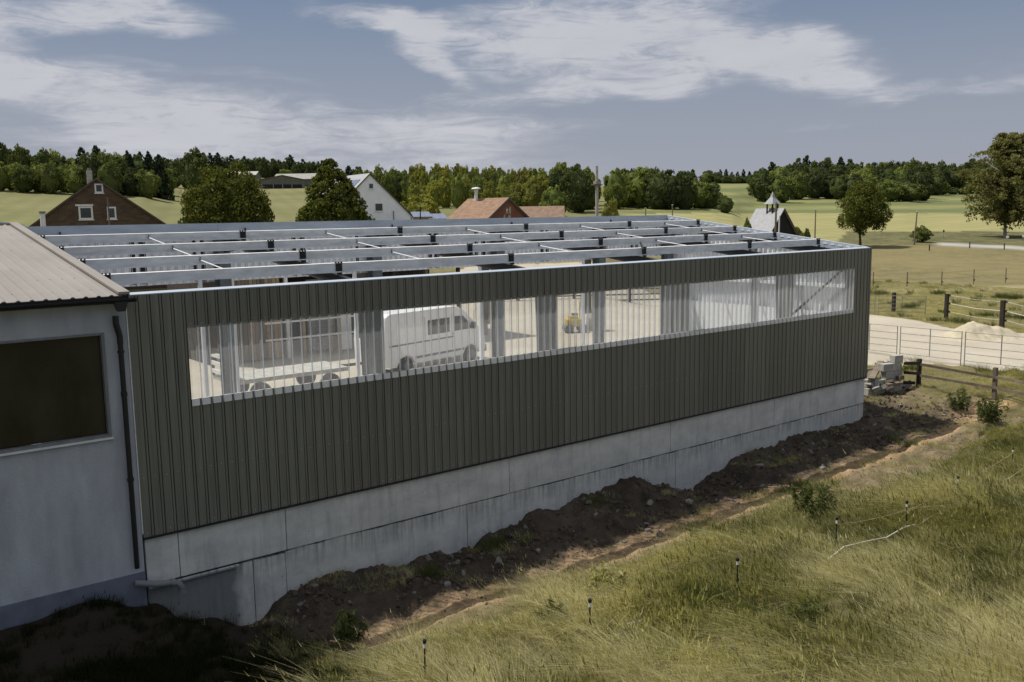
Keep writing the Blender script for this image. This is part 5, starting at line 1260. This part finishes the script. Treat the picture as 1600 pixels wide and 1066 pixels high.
# meadow stakes with tape
st_tops = []
for i, (px, pb, h, lb) in enumerate(((664, 1075, .8, 'black plastic stake at the bottom edge of the photo, left of the others'), (922, 1008, .8, 'black plastic stake with white band low in the middle of the meadow'), (1152, 936, .8, 'black plastic stake right of the mown patch, with white band'), (1305, 866, .78, 'black plastic stake next to the tall grass clump on the bank'),
        (1415, 838, .8, 'black plastic stake where the white tape lies on the grass'), (1495, 795, .78, 'black plastic stake second from the right edge of the meadow'), (1580, 742, .75, 'rightmost black plastic stake of the meadow'))):
    p_ = P3(px, pb); T_ = thing('fence_stake', lb, 'fence stake', tuple(p_)); ln_ = random.uniform(-.03, .03)
    q_ = Vector((p_.x+ln_, p_.y, p_.z+h))
    mb = MB(); mb.tube([p_-Vector((0, 0, .15)), q_], .013, 6); mb.build('shaft', M['blackpl'], T_)
    mb = MB(); mb.tube([p_.lerp(q_, .84), p_.lerp(q_, .93)], .022, 8); mb.build('white_band', M['winwhite'], T_)
    mb = MB(); mb.tube([p_.lerp(q_, .935), p_.lerp(q_, 1.0), p_.lerp(q_, 1.02)], [.03, .034, .02], 8); mb.build('insulator_head', M['blackpl'], T_)
    mb = MB(); mb.tube([p_.lerp(q_, .45)+Vector((-.02, 0, 0)), p_.lerp(q_, .45)+Vector((.03, 0, .01))], .02, 6); mb.build('step_lug', M['blackpl'], T_)
    st_tops.append((p_, q_))
def sag(a, b, s, n=8): return [a.lerp(b, t/n)-Vector((0, 0, s*4*(t/n)*(1-t/n))) for t in range(n+1)]
tape('fence_string', sag(st_tops[3][0].lerp(st_tops[3][1], .8), st_tops[4][0].lerp(st_tops[4][1], .75), .04)+sag(st_tops[4][0].lerp(st_tops[4][1], .75), st_tops[5][0].lerp(st_tops[5][1], .8), .06)[1:]+sag(st_tops[5][0].lerp(st_tops[5][1], .8), st_tops[6][0].lerp(st_tops[6][1], .8), .05)[1:], .006, 'thin string between the heads of the meadow stakes', 'oak', 'fence string')
M['tape'] = mat('white_fence_tape', (.62, .62, .56), .7)
tp_ = [P3(px, py, .30+.05*math.sin(px*.13)) for px, py in ((1288, 898), (1318, 880), (1355, 868), (1385, 858), (1412, 848), (1430, 838))]
tape('fence_tape', tp_, .011, 'slack white tape lying on the tall grass by the stakes', 'tape')
tape('fence_tape', [P3(px, py, .32) for px, py in ((1440, 838), (1480, 812), (1500, 800), (1540, 782), (1578, 765), (1620, 735))], .004, 'thin pale tape running up to the rightmost stake', 'tape')
tape('fence_tape', [P3(px, py, .25) for px, py in ((965, 998), (985, 996), (1008, 990))], .011, 'short piece of white tape in the grass near the middle stake', 'tape')
# splash of lime on the dark corner ground
# ================================================================== ROCKS AND RUBBLE
def rock_mesh(seed, s=1.0, mt=None):
    bm = bmesh.new(); bmesh.ops.create_icosphere(bm, subdivisions=1, radius=1); rg = random.Random(seed)
    sx, sy, sz = rg.uniform(.7, 1.3), rg.uniform(.6, 1.1), rg.uniform(.4, .8)
    for v in bm.verts:
        n_ = 1+.55*(mnoise.noise(v.co*1.6+Vector((seed*7, 0, 0))))+.12*mnoise.noise(v.co*4+Vector((0, seed, 0)))
        v.co = Vector((v.co.x*sx*n_, v.co.y*sy*n_, v.co.z*sz*n_))*s
    me = bpy.data.meshes.new('rock'); bm.to_mesh(me); bm.free(); me.materials.append(mt); return me
M['rock'] = mat('pale_limestone', (.24, .225, .20), .95, 0, .3, 4, .5, 12, obj_var=.3)
M['clod'] = mat('earth_clod', (.115, .088, .062), .98, 0, .3, 5, .6, 14, obj_var=.35)
for i, (px, py, s, lb) in enumerate(((1033, 838, .17, 'pale squarish stone on the sunlit strip by the trench'), (921, 786, .15, 'pale stone high on the dark spoil near the wall'), (1076, 786, .2, 'grey flat stone on the dark spoil by the wall'), (840, 863, .16, 'grey stone low on the shaded spoil'), (1188, 731, .2, 'broad grey stone near the wall towards the far end'),
        (1285, 733, .17, 'round stone at the edge of the trench towards the far end'), (1489, 637, .22, 'yellowish stone on top of the spoil bank'), (1475, 650, .14, 'small white stone on the spoil bank'), (975, 848, .12, 'small pale stone at the shadow edge'), (1010, 820, .10, 'dim stone above the sunlit strip'), (700, 915, .14, 'stone in the gravel patch low by the wall'), (1560, 648, .2, 'stone at the far right end of the spoil bank'))):
    p_ = P3(px, py); me = rock_mesh(i+1, s*.72, M['rock']); o = bpy.data.objects.new('stone', me); C.objects.link(o); o.location = p_+Vector((0, 0, s*.2)); o.rotation_euler = (0, 0, i*1.3); prop(o, lb, 'stone')
def scatter(name, P, rot, scl, idx, protos, label, vlean=None):
    col = bpy.data.collections.new(name+'_sources')
    for i, me in enumerate(protos):
        o = bpy.data.objects.new('%s_source_%02d' % (name, i), me); col.objects.link(o)
    me = bpy.data.meshes.new(name); me.vertices.add(len(P)); me.vertices.foreach_set('co', np.asarray(P, np.float32).ravel())
    a = me.attributes.new('rot', 'FLOAT_VECTOR', 'POINT'); a.data.foreach_set('vector', np.asarray(rot, np.float32).ravel())
    a = me.attributes.new('scl', 'FLOAT_VECTOR', 'POINT'); a.data.foreach_set('vector', np.asarray(scl, np.float32).ravel())
    a = me.attributes.new('idx', 'INT', 'POINT'); a.data.foreach_set('value', np.asarray(idx, np.int32))
    o = bpy.data.objects.new(name, me); C.objects.link(o)
    ng = bpy.data.node_groups.new(name, 'GeometryNodeTree'); ng.interface.new_socket('Geometry', in_out='INPUT', socket_type='NodeSocketGeometry'); ng.interface.new_socket('Geometry', in_out='OUTPUT', socket_type='NodeSocketGeometry')
    nd = ng.nodes; gi = nd.new('NodeGroupInput'); go_ = nd.new('NodeGroupOutput'); ip = nd.new('GeometryNodeInstanceOnPoints'); ci = nd.new('GeometryNodeCollectionInfo')
    ci.inputs['Collection'].default_value = col; ci.inputs['Separate Children'].default_value = True; ci.inputs['Reset Children'].default_value = True
    def na(n_, ty):
        x_ = nd.new('GeometryNodeInputNamedAttribute'); x_.data_type = ty; x_.inputs['Name'].default_value = n_
        return [s for s in x_.outputs if s.enabled and s.name == 'Attribute'][0]
    lk = ng.links.new; lk(gi.outputs[0], ip.inputs['Points']); lk(ci.outputs[0], ip.inputs['Instance']); ip.inputs['Pick Instance'].default_value = True
    lk(na('idx', 'INT'), ip.inputs['Instance Index'])
    e2r = nd.new('FunctionNodeEulerToRotation'); lk(na('rot', 'FLOAT_VECTOR'), e2r.inputs[0]); lk(e2r.outputs[0], ip.inputs['Rotation'])
    lk(na('scl', 'FLOAT_VECTOR'), ip.inputs['Scale']); lk(ip.outputs[0], go_.inputs[0])
    md = o.modifiers.new('scatter', 'NODES'); md.node_group = ng
    return prop(o, label, kind='stuff')
rg = np.random.default_rng(5)
n = 36000; X = rg.uniform(-1, 31, n); Y = rg.uniform(-5, 3, n); ok = ((Y < -.02) | (X > 24.5)) & (soilmask(X, Y) > rg.uniform(.3, .9, n)); ok &= (fbm(X, Y, 1.1, 3, 9) > rg.uniform(.25, .62, n)) & ((Y > -2.3) | (rg.uniform(0, 1, n) < .22)); X, Y = X[ok], Y[ok]; n = len(X)
s = .016+.10*rg.uniform(0, 1, n)**4.5*(.35+.65*(Y > -2.0)); Z = H(X, Y)
rocks = [rock_mesh(40+i, 1, M['clod']) for i in range(5)]+[rock_mesh(50+i, 1, M['rock']) for i in range(3)]
scatter('rubble', np.stack([X, Y, Z-s*.1], -1), rg.uniform(0, 6.28, (n, 3)), np.repeat(s[:, None], 3, 1)*np.array([1, 1, .9]), np.where(rg.uniform(0, 1, n) < .92, rg.integers(0, 5, n), rg.integers(5, 8, n)), rocks, 'clods and small stones strewn over the bare earth along the hall')
# ================================================================== GRASS
def grassmat(name, a, b, c3, tl=.5):
    m = bpy.data.materials.new(name); m.use_nodes = True; t = N(m.node_tree); t.n.remove(t.n['Principled BSDF']); out = t.n['Material Output']
    oi = t.new('ShaderNodeObjectInfo'); g = t.new('ShaderNodeNewGeometry'); n = t.noise(oi.outputs['Location'], .55, 4, .6); n2 = t.noise(oi.outputs['Location'], 3.0, 3, .6)
    col = t.mix(t.mr(t.math('ADD', t.math('MULTIPLY', n, .7), t.math('MULTIPLY', n2, .3)), .38, .62), a, b)
    col = t.mix(t.mr(g.outputs['Random Per Island'], .35, 1, 0, .8), col, c3)
    col = t.mix(1, col, t.mix(oi.outputs['Random'], (.75,)*3, (1.2,)*3), 'MULTIPLY')
    df = t.new('ShaderNodeBsdfDiffuse'); tr = t.new('ShaderNodeBsdfTranslucent'); t.lk(col, df.inputs[0]); t.lk(t.mix(1, col, (1.2, 1.2, .7), 'MULTIPLY'), tr.inputs[0])
    mx = t.new('ShaderNodeMixShader'); mx.inputs[0].default_value = tl; t.lk(df.outputs[0], mx.inputs[1]); t.lk(tr.outputs[0], mx.inputs[2]); t.lk(mx.outputs[0], out.inputs[0]); return m
M['grass'] = grassmat('meadow_grass', (.28, .275, .105), (.145, .155, .054), (.56, .52, .31))
M['straw'] = grassmat('dry_grass', (.47, .435, .235), (.32, .30, .145), (.72, .67, .44))
M['shadeweed'] = grassmat('shade_painted_weeds', (.024, .032, .013), (.014, .02, .009), (.05, .055, .026))  # near-black tufts, the left corner's shade painted into their colour
M['weed'] = grassmat('dark_weeds', (.10, .125, .05), (.06, .08, .032), (.16, .17, .07))
def tuft(seed, n, h, wd, lean, spread, mt, seeds=0., curl=1.5):
    rg_ = np.random.default_rng(seed); V = []; F_ = []
    for k in range(n):
        a = rg_.uniform(0, 6.28); r_ = spread*rg_.uniform(0, 1)**.6; bx_, by_ = r_*math.cos(a), r_*math.sin(a); hh = h*rg_.uniform(.45, 1.1)
        lx = lean*rg_.uniform(.4, 1.3)+math.cos(a)*.25*curl; ly = math.sin(a)*.25*curl+rg_.normal()*.08; ta = rg_.uniform(0, 6.28); w_ = wd*rg_.uniform(.6, 1.3); cx, cy = math.cos(ta)*w_, math.sin(ta)*w_
        n0 = len(V); st = 3
        for i in range(st+1):
            t_ = i/st; px_ = bx_+lx*hh*t_*t_; py_ = by_+ly*hh*t_*t_; pz_ = hh*(t_-.18*t_*t_*abs(lx)); ww = (1-t_*.85)
            V += [(px_-cx*ww, py_-cy*ww, pz_), (px_+cx*ww, py_+cy*ww, pz_)]
        for i in range(st): F_.append((n0+2*i, n0+2*i+1, n0+2*i+3, n0+2*i+2))
        if rg_.uniform() < seeds:
            n1 = len(V); tx, ty, tz = V[-1]; s_ = wd*2.2
            V += [(tx-s_, ty, tz-.05), (tx+s_, ty, tz-.05), (tx+lx*.04, ty, tz+.05), (tx, ty-s_, tz-.05), (tx, ty+s_, tz-.05)]
            F_ += [(n1, n1+1, n1+2), (n1+3, n1+4, n1+2)]
    me = bpy.data.meshes.new('tuft'); me.from_pydata(V, [], F_); me.materials.append(mt); return me
tufts = [tuft(1, 40, .42, .0065, .95, .11, M['grass'], .3), tuft(2, 40, .38, .0068, 1.25, .12, M['grass'], .2), tuft(3, 36, .46, .006, .85, .10, M['straw'], .7), tuft(4, 40, .36, .0065, 1.5, .13, M['straw'], .2),
         tuft(5, 50, .34, .0075, .25, .20, M['weed'], 0, 1.4), tuft(6, 60, .22, .005, .3, .25, M['grass'], 0), tuft(7, 50, .18, .005, .4, .25, M['straw'], 0), tuft(8, 70, .72, .0050, 1.6, .24, M['straw'], .25), tuft(9, 60, .66, .0050, 1.5, .24, M['grass'], .25), tuft(10, 50, .34, .0065, .5, .25, M['shadeweed'], .05, 1.2)]
def place_grass(name, n, x0, x1, y0, y1, accept, label, scale=1., short=False, seed=1):
    rg_ = np.random.default_rng(seed); X = rg_.uniform(x0, x1, n); Y = rg_.uniform(y0, y1, n); ok = accept(X, Y, rg_); X, Y = X[ok], Y[ok]; n = len(X); Z = H(X, Y)-.02
    f1_ = fbm(X, Y, .33, 4, 31); f2_ = fbm(X, Y, .9, 3, 37); f3_ = fbm(X, Y, .25, 3, 41)
    r_ = rg_.uniform(0, 1, n)
    idx = np.where(r_ < np.clip((f1_-.36)*3.2, .05, .9), np.where(r_*7 % 1 < .5, 2, 3), np.where(r_*5 % 1 < .5, 0, 1))
    idx = np.where((fbm(X, Y, .7, 4, 57) > .57) & (r_ < .72), 4, idx)
    if short: idx = np.where(r_ < np.clip((f1_-.24)*5, .45, .97), 6, 5); idx = np.where((f2_ > .74), 4, idx)
    ang_ = 2.4+1.6*(f3_-.5)*3+rg_.normal(size=n)*.5
    if not short:
        idx = np.where((rg_.uniform(0, 1, n) < .42*sstep(.46, .58, fbm(X, Y, .6, 3, 91))), np.where(f1_ > .47, 7, 8), idx)
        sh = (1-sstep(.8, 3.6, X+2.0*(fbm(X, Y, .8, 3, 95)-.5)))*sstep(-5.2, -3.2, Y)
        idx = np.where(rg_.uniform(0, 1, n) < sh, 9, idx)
    s_ = scale*rg_.uniform(.5, 1.3, n)*(.30+1.10*f2_)*(.6+.4*sstep(.0, 1.6, -3.7-1.1*sstep(11, 19, X)-Y) if not short else 1)
    scatter(name, np.stack([X, Y, Z], -1), np.stack([rg_.normal(size=n)*.08, rg_.normal(size=n)*.08, ang_], -1), np.stack([s_, s_, s_*rg_.uniform(.8, 1.15, n)], -1), idx, tufts, label)
def inview(X, Y, m=60):
    dx, dy = X-CAM[0], Y-CAM[1]; d = dx*FH[0]+dy*FH[1]; l = dx*RH[0]+dy*RH[1]
    return (d > 2) & (np.abs(l/np.maximum(d, .1)) < (800+m)/FOC+.06)
def acc_meadow(X, Y, r):
    sm = soilmask(X, Y); dd = np.hypot(X-CAM[0], Y-CAM[1])
    k = (sm < r.uniform(.05, .55, len(X))) & ((Y < -.15) | (X > 24.6)) & inview(X, Y, 450) & (dd < 60)
    k &= poly_mask(X, Y, ARENA, .9) < .5
    k &= ~((X > 24) & (Y > .5) & (soilmask(X, Y) > .3))
    gap = np.clip((fbm(X, Y, 1.3, 3, 71)-.38)*8, .12, .85)
    return k & (r.uniform(0, 1, len(X)) < gap*np.clip(24/dd, .25, 1)**1.2)
place_grass('tall_meadow_grass', 80000, -4, 36, -19, -.1, acc_meadow, 'long wind-bent meadow grass, green and straw coloured, on the slope in front')
def acc_right(X, Y, r):
    return inview(X, Y, 250) & ((X > 26.5) | (Y < -2)) & (poly_mask(X, Y, ARENA, .9) < .42) & ~((soilmask(X, Y) > .35)) & ((Y > -4) | (X > 33)) & ((X > 24.6) | (Y < 0))
place_grass('short_paddock_grass', 34000, 25, 75, -14, 34, acc_right, 'short rough grass of the paddock round the sand yard', 1.0, True, seed=3)
def acc_soil(X, Y, r): return (soilmask(X, Y) > .5) & (fbm(X, Y, .9, 3, 77) > np.where((Y < -3.2) | (X > 25.5), .45, .57)) & ((Y < -.15) | (X > 24.6))
place_grass('sparse_grass', 8000, -1, 30, -4.5, 3, acc_soil, 'scattered grass and weeds sprouting from the bare earth', .7, True, seed=5)
# single leafy clumps that stand out
for i, (px, py, s, lb) in enumerate(((1272, 812, 1.0, 'tall dark green clump of weeds on the bank below the far trench'), (948, 940, .7, 'upright bright grass clump beside the trench in the middle'), (545, 1000, .55, 'leafy weed at the edge of the shade, lower left'), (870, 985, .5, 'low dark weed clump left of the middle stake'), (1255, 985, .6, 'dark weedy clump in the lower meadow'), (1545, 660, .9, 'dark green weeds right of the spoil bank'), (1500, 640, .8, 'dark weeds behind the spoil bank'))):
    p_ = P3(px, py); T_ = thing('weed_clump', lb, 'weed', tuple(p_))
    rg_ = np.random.default_rng(60+i); P_ = []; 
    for k in range(34 if i in (0, 1, 5) else 18):
        a = rg_.uniform(0, 6.28); r_ = s*.45*rg_.uniform(0, 1); m_ = 26; t_ = rg_.uniform(.1, 1, m_); h_ = s*rg_.uniform(.5, .95)
        P_.append(np.stack([r_*math.cos(a)+t_*.12*math.cos(a)+rg_.normal(size=m_)*.03, r_*math.sin(a)+t_*.12*math.sin(a)+rg_.normal(size=m_)*.03, h_*t_], -1))
    P_ = np.concatenate(P_); Nn = rg_.normal(size=P_.shape)+np.array([0, 0, .6]); Nn /= np.linalg.norm(Nn, axis=1, keepdims=True)
    me = quads_mesh('foliage', leaf_quads(P_, Nn, .045, rg_, 4.5), M['weed'] if i != 1 else M['grass']); put('foliage', me, T_, tuple(p_))
